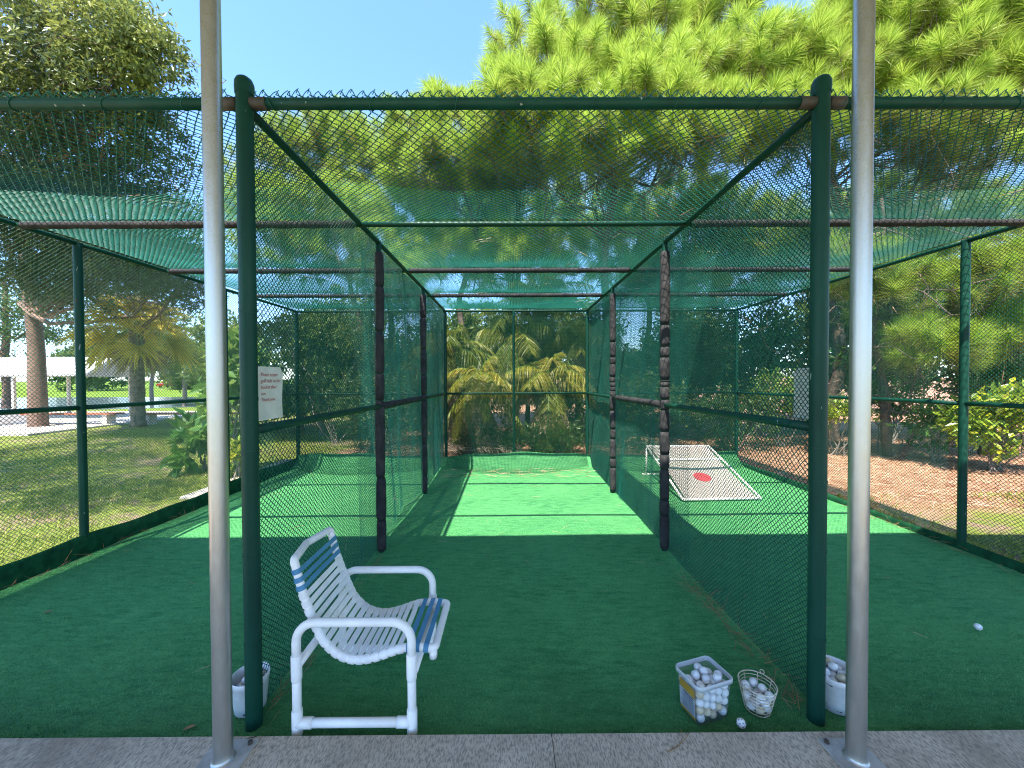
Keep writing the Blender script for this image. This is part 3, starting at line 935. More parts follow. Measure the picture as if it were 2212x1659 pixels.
for k in range(ns):
    s = s0 + (k + 0.32) * step
    wdt = step * (0.60 if (k < 3 or k >= ns - 3) else 0.71)
    blue = k < 3 or k >= ns - 3
    pa = at_len(max(0, s - wdt / 2)); pb = at_len(min(Ltot, s + wdt / 2))
    t = pb - pa; t /= np.linalg.norm(t)
    nrm = np.array((-t[2], 0, t[0]))
    if nrm[2] < 0 and nrm[0] < 0: nrm = -nrm
    if np.dot(nrm, np.array((0.5, 0, 1.0))) < 0: nrm = -nrm
    # strap loops over the two side tubes
    off = 0.0215
    yn, yf = SN, SF
    loop2 = []
    for aa in np.linspace(math.pi * 1.35, math.pi * 0.5, 8):
        loop2.append((yn + off * math.cos(aa), off * math.sin(aa)))
    sag = rng.uniform(0.000, 0.006)
    for q in np.linspace(0, 1, 9)[1:-1]:
        loop2.append((yn + (yf - yn) * q, off - sag * math.sin(math.pi * q)))
    for aa in np.linspace(math.pi * 0.5, -math.pi * 0.35, 8):
        loop2.append((yf + off * math.cos(aa), off * math.sin(aa)))
    V = []; F = []
    tilt = rng.uniform(-0.004, 0.004)
    c = (pa + pb) / 2
    nl = len(loop2)
    for i, (y, h) in enumerate(loop2):
        sh_ = tilt * (y - (SN + SF) / 2) * 2
        for (w_, dh) in ((-wdt / 2, 0), (wdt / 2, 0), (wdt / 2, -0.0022), (-wdt / 2, -0.0022)):
            p = c + t * (w_ + sh_) + nrm * (h + dh if abs(h) > 0.0 else h)
            V.append((p[0], y, p[2]))
    for i in range(nl - 1):
        for q in range(4):
            r2 = (q + 1) % 4
            F.append((i * 4 + q, i * 4 + r2, (i + 1) * 4 + r2, (i + 1) * 4 + q))
    F.append((0, 1, 2, 3)); F.append(tuple((nl - 1) * 4 + q for q in (3, 2, 1, 0)))
    m = MB(); m.add(V, F)
    o = m.build('strap', M['blue_strap' if blue else 'white_strap'], ch, smooth=False)
    if blue: o['label'] = 'blue vinyl strap'

rebase(ch, (-0.756, 2.08, 0.0))

# ------------------------------------------------------------------ golf balls and what holds them
BR = 0.0214
def ball_mesh(mat):
    m = MB()
    n, k = 10, 16
    pr_ = [(max(1e-5, BR * math.sin(math.pi * i / n)), -BR * math.cos(math.pi * i / n)) for i in range(n + 1)]
    m.lathe(pr_, sides=k)
    o = m.build('golf_ball', M[mat])
    me = o.data; bpy.data.objects.remove(o)
    return me
BM = {k: ball_mesh(k) for k in ('ball_a', 'ball_b', 'ball_c')}
DESC = {'ball_a': 'white', 'ball_b': 'cream stained', 'ball_c': 'grey scuffed'}
def ball(p, mat, label, group=None):
    o = bpy.data.objects.new('golf_ball', BM[mat]); COL.objects.link(o)
    o.location = p; o.rotation_euler = rng.uniform(0, 6.28, 3)
    return tag(o, label, 'golf ball', group)

def pack(n, side, z0, spread, iters=900, zmax=0.5):
    """drop n balls: side(P) pushes them inside the container"""
    P = np.stack([rng.uniform(-spread[0], spread[0], n), rng.uniform(-spread[1], spread[1], n), rng.uniform(z0 + 0.03, z0 + zmax, n)], 1)
    for it in range(iters):
        P[:, 2] -= 0.0016 * max(0.15, 1 - it / iters)
        for _ in range(3):
            D = P[:, None] - P[None]
            d = np.linalg.norm(D, axis=2) + np.eye(n)
            ov = np.clip(2 * BR - d, 0, None) * (1 - np.eye(n))
            P += (D / d[..., None] * (ov * 0.5)[..., None]).sum(1) * 0.7
            P = side(P)
            P[:, 2] = np.maximum(P[:, 2], z0 + BR)
    return P

def fill(c, rz, n, side, z0, spread, where, group, mix, zmax=0.5):
    P = pack(n, side, z0, spread, zmax=zmax)
    ca, sa = math.cos(rz), math.sin(rz)
    for p in P:
        mt = rng.choice(['ball_a', 'ball_b', 'ball_c'], p=mix)
        ball((c[0] + ca * p[0] - sa * p[1], c[1] + sa * p[0] + ca * p[1], c[2] + p[2]), mt,
             '%s golf ball heaped in the %s' % (DESC[mt], where), '%s balls in the %s' % (DESC[mt], where))

# clear plastic bin
BX, BY, BH, BRZ = 0.985, 1.945, 0.178, 0.30
TS = 1.16
BA, BB = 0.092, 0.072            # half sizes at rim
bn = thing('clear_bin', 'clear rectangular plastic tub full of golf balls with an ochre label', 'tub', (BX, BY, 0.004), rz=BRZ)
bn.scale = (TS, TS, TS)
def rrect(a, b, r, n=5):
    out = []
    for (cx, cy, st) in ((a - r, b - r, 0), (-a + r, b - r, 90), (-a + r, -b + r, 180), (a - r, -b + r, 270)):
        for k in range(n + 1):
            an = math.radians(st + 90 * k / n)
            out.append((cx + r * math.cos(an), cy + r * math.sin(an)))
    return np.array(out)
def loft(m, rings, cap0=False):
    k = len(rings[0][0]); V = []; F = []
    for (xy, z) in rings:
        V += [(p[0], p[1], z) for p in xy]
    for i in range(len(rings) - 1):
        for q in range(k):
            r2 = (q + 1) % k
            F.append((i * k + q, i * k + r2, (i + 1) * k + r2, (i + 1) * k + q))
    if cap0: F.append(tuple(range(k - 1, -1, -1)))
    m.add(V, F)
m = MB(); loft(m, [(rrect(0.080, 0.060, 0.018), 0.002), (rrect(0.0905, 0.0705, 0.02), 0.160)], True)
m.build('tub_wall', M['clear'], bn)
m = MB(); loft(m, [(rrect(0.0905, 0.0705, 0.02), 0.158), (rrect(0.096, 0.076, 0.022), 0.159), (rrect(0.0965, 0.0765, 0.022), 0.176), (rrect(0.094, 0.074, 0.021), 0.179), (rrect(0.0915, 0.0715, 0.02), 0.176)])
m.build('rim', M['clear_rim'], bn)
def side_panel(m, z0, z1, y0, y1, out=0.0016):
    # lies on the sloping -x wall of the tub
    def X(z): return -(0.080 + (0.0905 - 0.080) * z / 0.160) - out
    V = [(X(z0), y0, z0), (X(z0), y1, z0), (X(z1), y1, z1), (X(z1), y0, z1)]
    V2 = [(x - 0.0006, y, z) for x, y, z in V]
    m.add(V + V2, [(0, 1, 2, 3), (4, 7, 6, 5), (0, 4, 5, 1), (1, 5, 6, 2), (2, 6, 7, 3), (3, 7, 4, 0)])
m = MB(); side_panel(m, 0.012, 0.145, -0.044, 0.044); lb = m.build('label_sticker', M['yellow_label'], bn, smooth=False)
m = MB(); side_panel(m, 0.026, 0.108, -0.0445, 0.0445, 0.003); m.build('text_panel', M['grey_label'], lb, smooth=False)
m = MB()
for k in range(9):
    z = 0.099 - k * 0.008
    side_panel(m, z, z + (0.005 if k == 0 else 0.0022), -0.038, 0.038 - rng.uniform(0, 0.03), 0.0045)
m.build('printed_lines', M['print'], lb, smooth=False)
def box_side(P):
    t = np.clip(P[:, 2] / (0.16 * TS), 0, 1.1)
    ax = TS * (0.080 + 0.0105 * t) - BR - 0.002; by = TS * (0.060 + 0.0105 * t) - BR - 0.002
    P[:, 0] = np.clip(P[:, 0], -ax, ax); P[:, 1] = np.clip(P[:, 1], -by, by)
    return P
fill((BX, BY, 0.004), BRZ, 74, box_side, 0.003, (0.06, 0.04), 'clear plastic tub', None, [0.80, 0.10, 0.10], zmax=0.8)

def cone_side(r0, r1, h):
    def f(P):
        lim = r0 + (r1 - r0) * np.clip(P[:, 2] / h, 0, 1.2) - BR - 0.002
        d = np.linalg.norm(P[:, :2], axis=1) + 1e-9
        k = np.minimum(1, lim / d)
        P[:, 0] *= k; P[:, 1] *= k
        return P
    return f
# wire basket
KX, KY = 1.268, 1.955
bk = thing('wire_basket', 'small cream wire basket of golf balls between the tub and the right cage post', 'basket', (KX, KY, 0.006))
hb = 0.135
def ring(m, r, z, t=0.0019):
    a = np.linspace(0, 2 * np.pi, 36, endpoint=False)
    m.tube(np.stack([r * np.cos(a), r * np.sin(a), np.full(36, z)], 1), t, 6, closed=True)
rad = lambda z: 0.056 + (0.086 - 0.056) * z / hb
for k, z in enumerate((0.003, 0.022, 0.042, 0.062, 0.082, 0.102, 0.118, 0.134)):
    m = MB(); ring(m, rad(z), z, 0.0027 if k == 7 else 0.0017); m.build('ring_wire', M['white_wire'], bk)
for k in range(8):
    a = k * math.pi / 4 + 0.2
    m = MB(); m.tube([(0.0, 0.0, 0.003)] + [((rad(z) + 0.002) * math.cos(a), (rad(z) + 0.002) * math.sin(a), z) for z in (0.003, 0.07, 0.134)], 0.0019, 6)
    m.build('upright_wire', M['white_wire'], bk)
for a in (0.75, 3.6):
    c = np.array((0.088 * math.cos(a), 0.088 * math.sin(a), 0.145)); u = np.array((-math.sin(a), math.cos(a), 0))
    aa = np.linspace(0, 2 * np.pi, 14, endpoint=False)
    m = MB(); m.tube([c + 0.010 * (math.cos(q) * u + math.sin(q) * np.array((0, 0, 1))) for q in aa], 0.0019, 6, closed=True)
    m.build('handle_loop', M['white_wire'], bk)
fill((KX, KY, 0.006), 0, 19, cone_side(0.056, 0.086, hb), 0.004, (0.03, 0.03), 'wire basket', None, [0.8, 0.11, 0.09])
# white buckets
def bucket(x, y, r0, r1, h, label, n, where):
    t = thing('plastic_bucket', label, 'bucket', (x, y, 0.004), 'white ball buckets')
    m = MB(); m.lathe([(0.0, 0.004), (r0 - 0.006, 0.0), (r0, 0.006), (r1 - 0.004, h - 0.03), (r1 - 0.001, h - 0.028), (r1, h - 0.004), (r1 - 0.002, h), (r1 - 0.006, h - 0.002), (r1 - 0.008, h - 0.03), (r0 - 0.006, 0.01), (0, 0.008)], sides=32)
    m.build('bucket_body', M['bucket'], t)
    m = MB()
    for k in range(14):
        a = rng.uniform(-2.6, -0.3); z = rng.choice([rng.uniform(0.012, 0.035), rng.uniform(h - 0.06, h - 0.03)]) 
        rz_ = r0 + (r1 - r0) * z / h + 0.0004
        d = rng.uniform(0.002, 0.006)
        V = []
        for q in range(7):
            b = a + d / rz_ * 1.6 * math.cos(q / 7 * 6.283); zz = z + d * rng.uniform(0.4, 0.8) * math.sin(q / 7 * 6.283)
            rq = r0 + (r1 - r0) * zz / h + 0.0008
            V.append((rq * math.cos(b), rq * math.sin(b), zz))
        m.add(V, [tuple(range(7))])
    m.build('dirt_spots', M['soil'], t)
    fill((x, y, 0.006), 0, n, cone_side(r0 - 0.006, r1 - 0.006, h), 0.01, (0.03, 0.03), where, None, [0.66, 0.18, 0.16])
bucket(-1.365, 1.99, 0.072, 0.089, 0.178, 'white plastic bucket partly hidden behind the left cage post', 28, 'bucket behind the left post')
bucket(1.69, 1.985, 0.085, 0.110, 0.185, 'white dirt spotted plastic bucket behind the right galvanised post', 58, 'bucket behind the right post')

ball((3.155, 2.56, BR), 'ball_a', 'lone white golf ball lying on the open turf at right')
wb = ball((1.118, 1.842, BR + 0.010), 'ball_a', 'white practice ball with dark holes at the slab edge beside the tub')
m = MB()
for k in range(26):
    zz = 1 - 2 * (k + 0.5) / 26; an = k * 2.39996
    n = np.array((math.sqrt(1 - zz * zz) * math.cos(an), math.sqrt(1 - zz * zz) * math.sin(an), zz))
    u = np.cross(n, (0.3, 0.5, 0.8)); u /= np.linalg.norm(u); v = np.cross(n, u)
    m.add([n * (BR + 0.0003) + 0.0030 * (math.cos(q) * u + math.sin(q) * v) for q in np.linspace(0, 6.283, 8, endpoint=False)], [tuple(range(8))])
m.build('hole', M['black'], wb)

# ------------------------------------------------------------------ chipping target in the right bay
TL, TR = np.array((2.40, 6.75, 0.50)), np.array((3.49, 6.75, 0.50))
BL, BRr = np.array((2.37, 5.26, 0.03)), np.array((3.47, 5.30, 0.03))
tg = thing('chipping_target', 'tilted white pipe golf target with cream net and red bullseye in the right bay', 'golf target', (0, 0, 0))
m = MB()
for a, b in ((TL, TR), (TL, BL), (TR, BRr), (BL, BRr), (TL * .7 + BL * .3, TR * .7 + BRr * .3)):
    m.tube([a, b], 0.017, 10)
m.build('frame', M['white_pvc'], tg)
for q in (TL, TR):
    m = MB(); m.tube([q, q * np.array((1, 1, 0)) + np.array((-0.03, -0.05, 0.02))], 0.016, 10); m.build('leg', M['white_pvc'], tg)
m = MB(); m.tube([TL * np.array((1, 1, 0)) + np.array((-0.1, -0.05, 0.02)), TR * np.array((1, 1, 0)) + np.array((0, -0.05, 0.02))], 0.016, 10); m.build('foot_bar', M['white_pvc'], tg)
nr = np.cross(TR - TL, TL - BL); nr /= np.linalg.norm(nr)
if nr[2] < 0: nr = -nr
V = []; F = []
n = 9
for j in range(n):
    for i in range(n):
        u, v = i / (n - 1), j / (n - 1)
        uu = 0.035 + 0.93 * u - 0.02 * math.sin(math.pi * v) * (2 * u - 1)
        p = (BL * (1 - uu) + BRr * uu) * (1 - v) + (TL * (1 - uu) + TR * uu) * v
        p = p - nr * 0.03 * math.sin(math.pi * u) * math.sin(math.pi * v)
        V.append(p)
for j in range(n - 1):
    for i in range(n - 1):
        F.append((j * n + i, j * n + i + 1, (j + 1) * n + i + 1, (j + 1) * n + i))
m = MB(); m.add(V, F); nt_o = m.build('target_net', M['target'], tg)
ctr = (BL * .5 + BRr * .5) * 0.62 + (TL * .5 + TR * .5) * 0.38 - nr * 0.020
u = (TR - TL) / np.linalg.norm(TR - TL); v = (TL - BL) / np.linalg.norm(TL - BL)
m = MB(); m.add([ctr + 0.125 * (math.cos(q) * u + math.sin(q) * v) for q in np.linspace(0, 6.283, 28, endpoint=False)], [tuple(range(28))])
m.build('bullseye', M['red_cloth'], tg)
rebase(tg, (2.93, 6.0, 0.0))

# ------------------------------------------------------------------ vegetation builders
def unit(v):
    return v / (np.linalg.norm(v, axis=-1, keepdims=True) + 1e-12)

def blades(mb, P, D, Lh, Wd, tone, droop=0.0):
    """thin tapering two-segment blades from P along D; tone per blade"""
    n = len(P)
    D = unit(D)
    ref = unit(rng.normal(size=(n, 3)))
    S_ = unit(np.cross(D, ref))
    Lh = np.broadcast_to(np.asarray(Lh, float), (n,)); Wd = np.broadcast_to(np.asarray(Wd, float), (n,))
    mid = P + D * (Lh * 0.55)[:, None] + np.array((0, 0, -1.0)) * (droop * Lh * 0.12)[:, None]
    tip = P + D * Lh[:, None] + np.array((0, 0, -1.0)) * (droop * Lh * 0.45)[:, None]
    V = np.stack([P - S_ * Wd[:, None] / 2, P + S_ * Wd[:, None] / 2, mid + S_ * Wd[:, None] * 0.45, mid - S_ * Wd[:, None] * 0.45, tip], 1)
    b = np.arange(n)[:, None] * 5
    mb.add(V.reshape(-1, 3), b + np.array((0, 1, 2, 3)), np.repeat(tone, 5))
    mb.f.append(b + np.array((3, 2, 4)) + (mb.n - n * 5))

def leaves(mb, P, D, Lh, Wd, tone, fold=0.15):
    """diamond leaves: 2 tris with a fold"""
    n = len(P)
    D = unit(D)
    ref = unit(rng.normal(size=(n, 3)) + np.array((0, 0, 1.2)))
    S_ = unit(np.cross(D, ref)); N = np.cross(S_, D)
    Lh = np.broadcast_to(np.asarray(Lh, float), (n,))[:, None]; Wd = np.broadcast_to(np.asarray(Wd, float), (n,))[:, None]
    V = np.stack([P, P + D * Lh * 0.45 + S_ * Wd / 2 + N * Wd * fold, P + D * Lh, P + D * Lh * 0.45 - S_ * Wd / 2 + N * Wd * fold], 1)
    b = np.arange(n)[:, None] * 4
    mb.add(V.reshape(-1, 3), np.concatenate([b + np.array((0, 1, 2)), b + np.array((0, 2, 3))]), np.repeat(tone, 4))

def limb(mb, p0, p1, r0, r1, wig=0.08, n=7, sides=6, lift=0.0):
    p0 = np.asarray(p0, float); p1 = np.asarray(p1, float)
    L = np.linalg.norm(p1 - p0)
    t = np.linspace(0, 1, n)
    P = p0 + (p1 - p0) * t[:, None]
    w = rng.normal(size=(n, 3)) * wig * L * (np.sin(np.pi * t) ** 0.7)[:, None] * 0.4
    P = P + w
    P[:, 2] += lift * L * np.sin(np.pi * t)
    mb.tube(spline(P, 2), np.interp(np.linspace(0, 1, (n - 1) * 2 + 1), [0, 1], [r0, r1]), sides, caps=False)
    return P

def ell_samples(c, rad, n, shell=0.55, upper=0.0):
    d = unit(rng.normal(size=(n, 3)))
    if upper:
        d[:, 2] = np.abs(d[:, 2]) * np.where(rng.random(n) < upper, 1, -1)
    r = rng.uniform(shell ** 3, 1, n) ** (1 / 3)
    return np.asarray(c) + d * r[:, None] * np.asarray(rad), d

def pine_tuft(mb, pos, ax, scale, base_tone, nn=90, nl=0.27, nw=0.0056):
    shoot = 0.24 * scale
    nn = int(nn * 2.7)
    ax = unit(ax[None])[0]
    t = rng.random(nn) ** 0.8
    P = pos + ax[None] * (t * shoot)[:, None]
    rd = rng.normal(size=(nn, 3)); rd -= (rd @ ax)[:, None] * ax; rd = unit(rd)
    th = np.radians(np.interp(t, [0, 0.6, 1], [100, 62, 20]) + rng.normal(0, 12, nn))
    D = ax * np.cos(th)[:, None] + rd * np.sin(th)[:, None]
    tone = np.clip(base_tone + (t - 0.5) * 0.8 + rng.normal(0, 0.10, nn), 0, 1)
    blades(mb, P, D, nl * scale * rng.uniform(0.75, 1.15, nn), nw * scale, tone, droop=0.3)

PINE_N = 2.3
def pine_tree(label, base, top, r0, blobs, group='pines around the cage', tsc=1.0, nn=90, low_dead=0, name='pine_tree'):
    t = thing(name, label, 'tree', (0, 0, 0), group)
    tr = MB()
    tp = limb(tr, base, top, r0, r0 * 0.35, 0.05, 9, 10)
    cr = MB()
    for (c, rad, n, tone) in blobs:
        c = np.asarray(c, float)
        # main limb from the trunk
        k = int(np.argmin(np.linalg.norm(tp - (c - np.array((0, 0, 1.2))), axis=1)))
        lp = limb(tr, tp[k], c - np.array((0, 0, rad[2] * 0.3)), r0 * 0.28, r0 * 0.1, 0.25, 7, 6)
        n = int(n * PINE_N)
        pos, d = ell_samples(c, rad, n, 0.25, 0.6)
        for p, dd in zip(pos, d):
            ax = unit((dd * 0.75 + np.array((0, 0, 0.95)) + rng.normal(0, 0.22, 3))[None])[0]
            sc = 1.3 * tsc * rng.uniform(0.8, 1.2)
            pine_tuft(cr, p, ax, sc, tone + rng.normal(0, 0.10), nn)
            q = lp[rng.integers(2, len(lp))]
            if rng.random() < 0.18:
                limb(tr, q, p, 0.014, 0.006, 0.2, 5, 4)
            limb(tr, p - ax * 0.22 * sc - np.array((0, 0, 0.05)), p + ax * 0.12, 0.008, 0.006, 0.1, 3, 4)
    for k in range(low_dead):
        p = tp[rng.integers(2, len(tp) - 1)]
        e = p + np.array((rng.normal(0, 1.2), rng.normal(0, 1.2), rng.uniform(-0.5, 0.6)))
        lp = limb(tr, p, e, 0.022, 0.006, 0.3, 6, 5)
        for _ in range(6):
            q = lp[rng.integers(2, len(lp))]
            limb(tr, q, q + rng.normal(0, 0.35, 3), 0.007, 0.003, 0.3, 4, 4)
    tr.build('trunk', M['bark_pine'], t)
    cr.build('crown', M['pine'], t, smooth=False)
    return rebase(t, base)

def leafy_tree(label, base, top, r0, blobs, mat, bark, leaf, name='broadleaf_tree', group=None, twigs=10, droop=-0.2):
    """blobs: (centre, radii, number of leaves, tone)"""
    t = thing(name, label, 'tree', (0, 0, 0), group)
    tr = MB(); cr = MB()
    tp = limb(tr, base, top, r0, r0 * 0.4, 0.02, 8, 9)
    for (c, rad, n, tone) in blobs:
        c = np.asarray(c, float)
        k = int(np.argmin(np.linalg.norm(tp - c, axis=1)))
        lp = limb(tr, tp[k], c, r0 * 0.35, r0 * 0.08, 0.2, 7, 6)
        ncl = max(6, n // 34)
        cp, cd = ell_samples(c, np.asarray(rad) * 1.08, ncl, 0.3)
        per = n // ncl
        for p, d in zip(cp, cd):
            if rng.random() < twigs / max(ncl, 1):
                limb(tr, lp[rng.integers(2, len(lp))], p, r0 * 0.06, 0.004, 0.25, 5, 4)
            s = np.mean(rad) * rng.uniform(0.09, 0.22)
            P = p + rng.normal(size=(per, 3)) * s * np.array((1.2, 1.2, 0.75))
            D = rng.normal(size=(per, 3)) + d * 0.5 + np.array((0, 0, droop))
            tn = np.clip(tone + rng.normal(0, 0.16) + rng.normal(0, 0.13, per), 0, 1)
            leaves(cr, P, D, leaf[0] * rng.uniform(0.7, 1.25, per), leaf[1], tn)
    tr.build('trunk', M[bark], t)
    cr.build('crown', M[mat], t, smooth=False)
    return rebase(t, base)

def frond_pinnate(mb, st, p0, d, L, sag, n=34, ll=0.4, lw=0.02, tone=0.5, hang=0.7):
    d = unit(np.asarray(d, float)[None])[0]
    t = np.linspace(0, 1, 12)
    P = p0 + d * (t * L)[:, None]; P[:, 2] -= sag * L * t ** 2.2
    st.tube(P, np.linspace(0.014, 0.004, 12), 4, caps=False, tone=tone)
    tt = np.linspace(0.12, 1, n)
    Q = np.stack([np.interp(tt, t, P[:, k]) for k in range(3)], 1)
    T = unit(np.stack([np.gradient(Q[:, k]) for k in range(3)], 1))
    sd_ = unit(np.cross(T, np.array((0, 0, 1.0))))
    for s in (-1, 1):
        D = T * 0.65 + sd_ * s + np.array((0, 0, -hang * 0.5)) + rng.normal(0, 0.10, (n, 3))
        ln = ll * np.sin(np.pi * (0.12 + 0.84 * tt)) ** 0.6 * rng.uniform(0.85, 1.1, n)
        blades(mb, Q, D, ln, lw, np.clip(tone + rng.normal(0, 0.12, n), 0, 1), droop=hang)

def frond_fan(mb, st, p0, d, L, tone, n=34, rad=0.75, hang=0.9):
    d = unit(np.asarray(d, float)[None])[0]
    t = np.linspace(0, 1, 8)
    P = p0 + d * (t * L)[:, None]; P[:, 2] -= 0.25 * L * t ** 2
    st.tube(P, np.linspace(0.02, 0.012, 8), 4, caps=False, tone=tone)
    e = P[-1]; dd = unit((P[-1] - P[-2])[None])[0]
    s = unit(np.cross(dd, np.array((0, 0, 1.0)))[None])[0]; up = np.cross(s, dd)
    rl = rng.normal(0, 0.7); s, up = s * math.cos(rl) + up * math.sin(rl), up * math.cos(rl) - s * math.sin(rl)
    an = np.linspace(-2.1, 2.1, n) + rng.normal(0, 0.04, n)
    D = np.cos(an)[:, None] * dd + np.sin(an)[:, None] * s + up * 0.25 * np.abs(np.sin(an))[:, None] + rng.normal(0, 0.06, (n, 3))
    blades(mb, np.repeat(e[None], n, 0), D, rad * rng.uniform(0.8, 1.1, n), 0.06, np.clip(tone + rng.normal(0, 0.1, n), 0, 1), droop=hang)

def shrub(label, c, rad, n, mat, leaf, tone=0.5, group='shrubs outside the cage', name='shrub', stems=7, droop=-0.2):
    t = thing(name, label, 'shrub', (0, 0, 0), group)
    c = np.asarray(c, float)
    tr = MB(); cr = MB()
    base = np.array((c[0], c[1], GZ))
    ncl = max(8, n // 40)
    cp, cd = ell_samples(c, rad, ncl, 0.35, 0.75)
    for k in range(stems):
        limb(tr, base + np.array((rng.normal(0, 0.08), rng.normal(0, 0.08), 0)), cp[rng.integers(ncl)], 0.016, 0.005, 0.15, 5, 5)
    for p, d in zip(cp, cd):
        per = n // ncl
        P = p + rng.normal(size=(per, 3)) * np.mean(rad) * 0.2
        P[:, 2] = np.maximum(P[:, 2], GZ + 0.02)
        D = rng.normal(size=(per, 3)) + d * 0.8 + np.array((0, 0, droop))
        leaves(cr, P, D, leaf[0] * rng.uniform(0.7, 1.25, per), leaf[1], np.clip(tone + rng.normal(0, .14) + rng.normal(0, .14, per), 0, 1))
    tr.build('stems', M['bark_grey'], t)
    cr.build('foliage', M[mat], t, smooth=False)
    return rebase(t, base)

def w3(px, py, Z):
    return W(px, py, Z)

# ------------------------------------------------------------------ pines
def blob(px, py, Z, rpx, rpy, n, tone, rz=None):
    rx = rpx * Z / 831; rzv = rpy * Z / 831
    return (W(px, py, Z), (rx, (rz if rz else 0.8 * min(rx, 1.6)), rzv), n, tone)

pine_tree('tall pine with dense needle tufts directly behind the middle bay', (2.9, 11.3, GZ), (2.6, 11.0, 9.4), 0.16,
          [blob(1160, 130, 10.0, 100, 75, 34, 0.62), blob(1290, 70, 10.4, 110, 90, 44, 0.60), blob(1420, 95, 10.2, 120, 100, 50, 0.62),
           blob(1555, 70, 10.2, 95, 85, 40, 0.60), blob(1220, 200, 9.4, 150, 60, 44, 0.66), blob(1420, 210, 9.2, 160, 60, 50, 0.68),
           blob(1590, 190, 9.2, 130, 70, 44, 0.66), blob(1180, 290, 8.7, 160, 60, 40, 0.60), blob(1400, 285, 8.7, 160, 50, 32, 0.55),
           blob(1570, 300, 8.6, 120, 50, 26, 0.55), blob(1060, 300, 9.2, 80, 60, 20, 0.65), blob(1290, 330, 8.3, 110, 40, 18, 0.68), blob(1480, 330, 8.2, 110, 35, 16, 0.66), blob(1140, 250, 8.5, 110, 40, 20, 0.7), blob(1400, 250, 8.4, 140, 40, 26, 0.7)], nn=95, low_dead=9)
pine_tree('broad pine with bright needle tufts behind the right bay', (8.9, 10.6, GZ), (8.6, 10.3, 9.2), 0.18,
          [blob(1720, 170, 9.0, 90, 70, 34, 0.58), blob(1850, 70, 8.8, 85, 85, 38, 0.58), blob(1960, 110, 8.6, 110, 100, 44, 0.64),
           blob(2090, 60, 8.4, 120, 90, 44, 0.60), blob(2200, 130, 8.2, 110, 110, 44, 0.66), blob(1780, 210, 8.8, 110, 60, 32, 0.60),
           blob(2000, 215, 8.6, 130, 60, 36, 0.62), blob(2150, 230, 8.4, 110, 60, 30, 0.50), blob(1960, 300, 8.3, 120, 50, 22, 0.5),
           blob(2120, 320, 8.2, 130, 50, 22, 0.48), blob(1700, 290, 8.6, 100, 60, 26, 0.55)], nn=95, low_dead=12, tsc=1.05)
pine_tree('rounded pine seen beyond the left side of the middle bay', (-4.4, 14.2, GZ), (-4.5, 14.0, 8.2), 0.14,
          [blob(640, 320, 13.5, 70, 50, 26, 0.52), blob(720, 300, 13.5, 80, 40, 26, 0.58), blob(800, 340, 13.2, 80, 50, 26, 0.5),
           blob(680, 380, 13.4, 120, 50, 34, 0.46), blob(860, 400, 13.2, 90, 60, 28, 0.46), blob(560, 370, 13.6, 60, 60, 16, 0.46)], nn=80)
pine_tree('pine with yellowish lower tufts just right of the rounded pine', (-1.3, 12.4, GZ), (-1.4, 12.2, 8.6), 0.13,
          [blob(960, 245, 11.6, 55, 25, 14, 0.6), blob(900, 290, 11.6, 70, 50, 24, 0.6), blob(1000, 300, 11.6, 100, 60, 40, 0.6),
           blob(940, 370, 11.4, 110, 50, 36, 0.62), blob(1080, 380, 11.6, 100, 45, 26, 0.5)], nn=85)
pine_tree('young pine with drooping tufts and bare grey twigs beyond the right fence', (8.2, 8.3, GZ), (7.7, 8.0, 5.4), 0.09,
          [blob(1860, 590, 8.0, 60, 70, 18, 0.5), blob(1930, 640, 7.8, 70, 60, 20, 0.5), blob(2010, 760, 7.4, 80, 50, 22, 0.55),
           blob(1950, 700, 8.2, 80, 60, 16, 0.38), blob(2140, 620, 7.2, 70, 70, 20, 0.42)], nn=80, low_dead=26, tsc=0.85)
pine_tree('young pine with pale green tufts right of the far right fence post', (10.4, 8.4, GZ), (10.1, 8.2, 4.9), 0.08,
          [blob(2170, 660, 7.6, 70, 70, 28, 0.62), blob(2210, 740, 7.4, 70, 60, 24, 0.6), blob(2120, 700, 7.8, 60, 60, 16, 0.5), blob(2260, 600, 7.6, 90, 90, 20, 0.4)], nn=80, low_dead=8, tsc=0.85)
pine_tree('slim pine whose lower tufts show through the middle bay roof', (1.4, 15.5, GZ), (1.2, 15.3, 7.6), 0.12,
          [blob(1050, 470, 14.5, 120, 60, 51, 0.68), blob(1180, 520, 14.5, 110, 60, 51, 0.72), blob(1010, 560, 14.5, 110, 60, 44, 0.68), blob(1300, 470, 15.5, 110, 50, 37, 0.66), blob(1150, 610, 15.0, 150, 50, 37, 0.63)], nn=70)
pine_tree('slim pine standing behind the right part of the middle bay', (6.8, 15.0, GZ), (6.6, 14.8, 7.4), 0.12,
          [blob(1480, 520, 14.0, 120, 70, 57, 0.68), blob(1600, 560, 13.6, 110, 70, 51, 0.68), blob(1400, 600, 14.0, 100, 60, 40, 0.66), blob(1720, 600, 13.5, 110, 70, 44, 0.63), blob(1780, 500, 13.5, 90, 50, 27, 0.63)], nn=70)

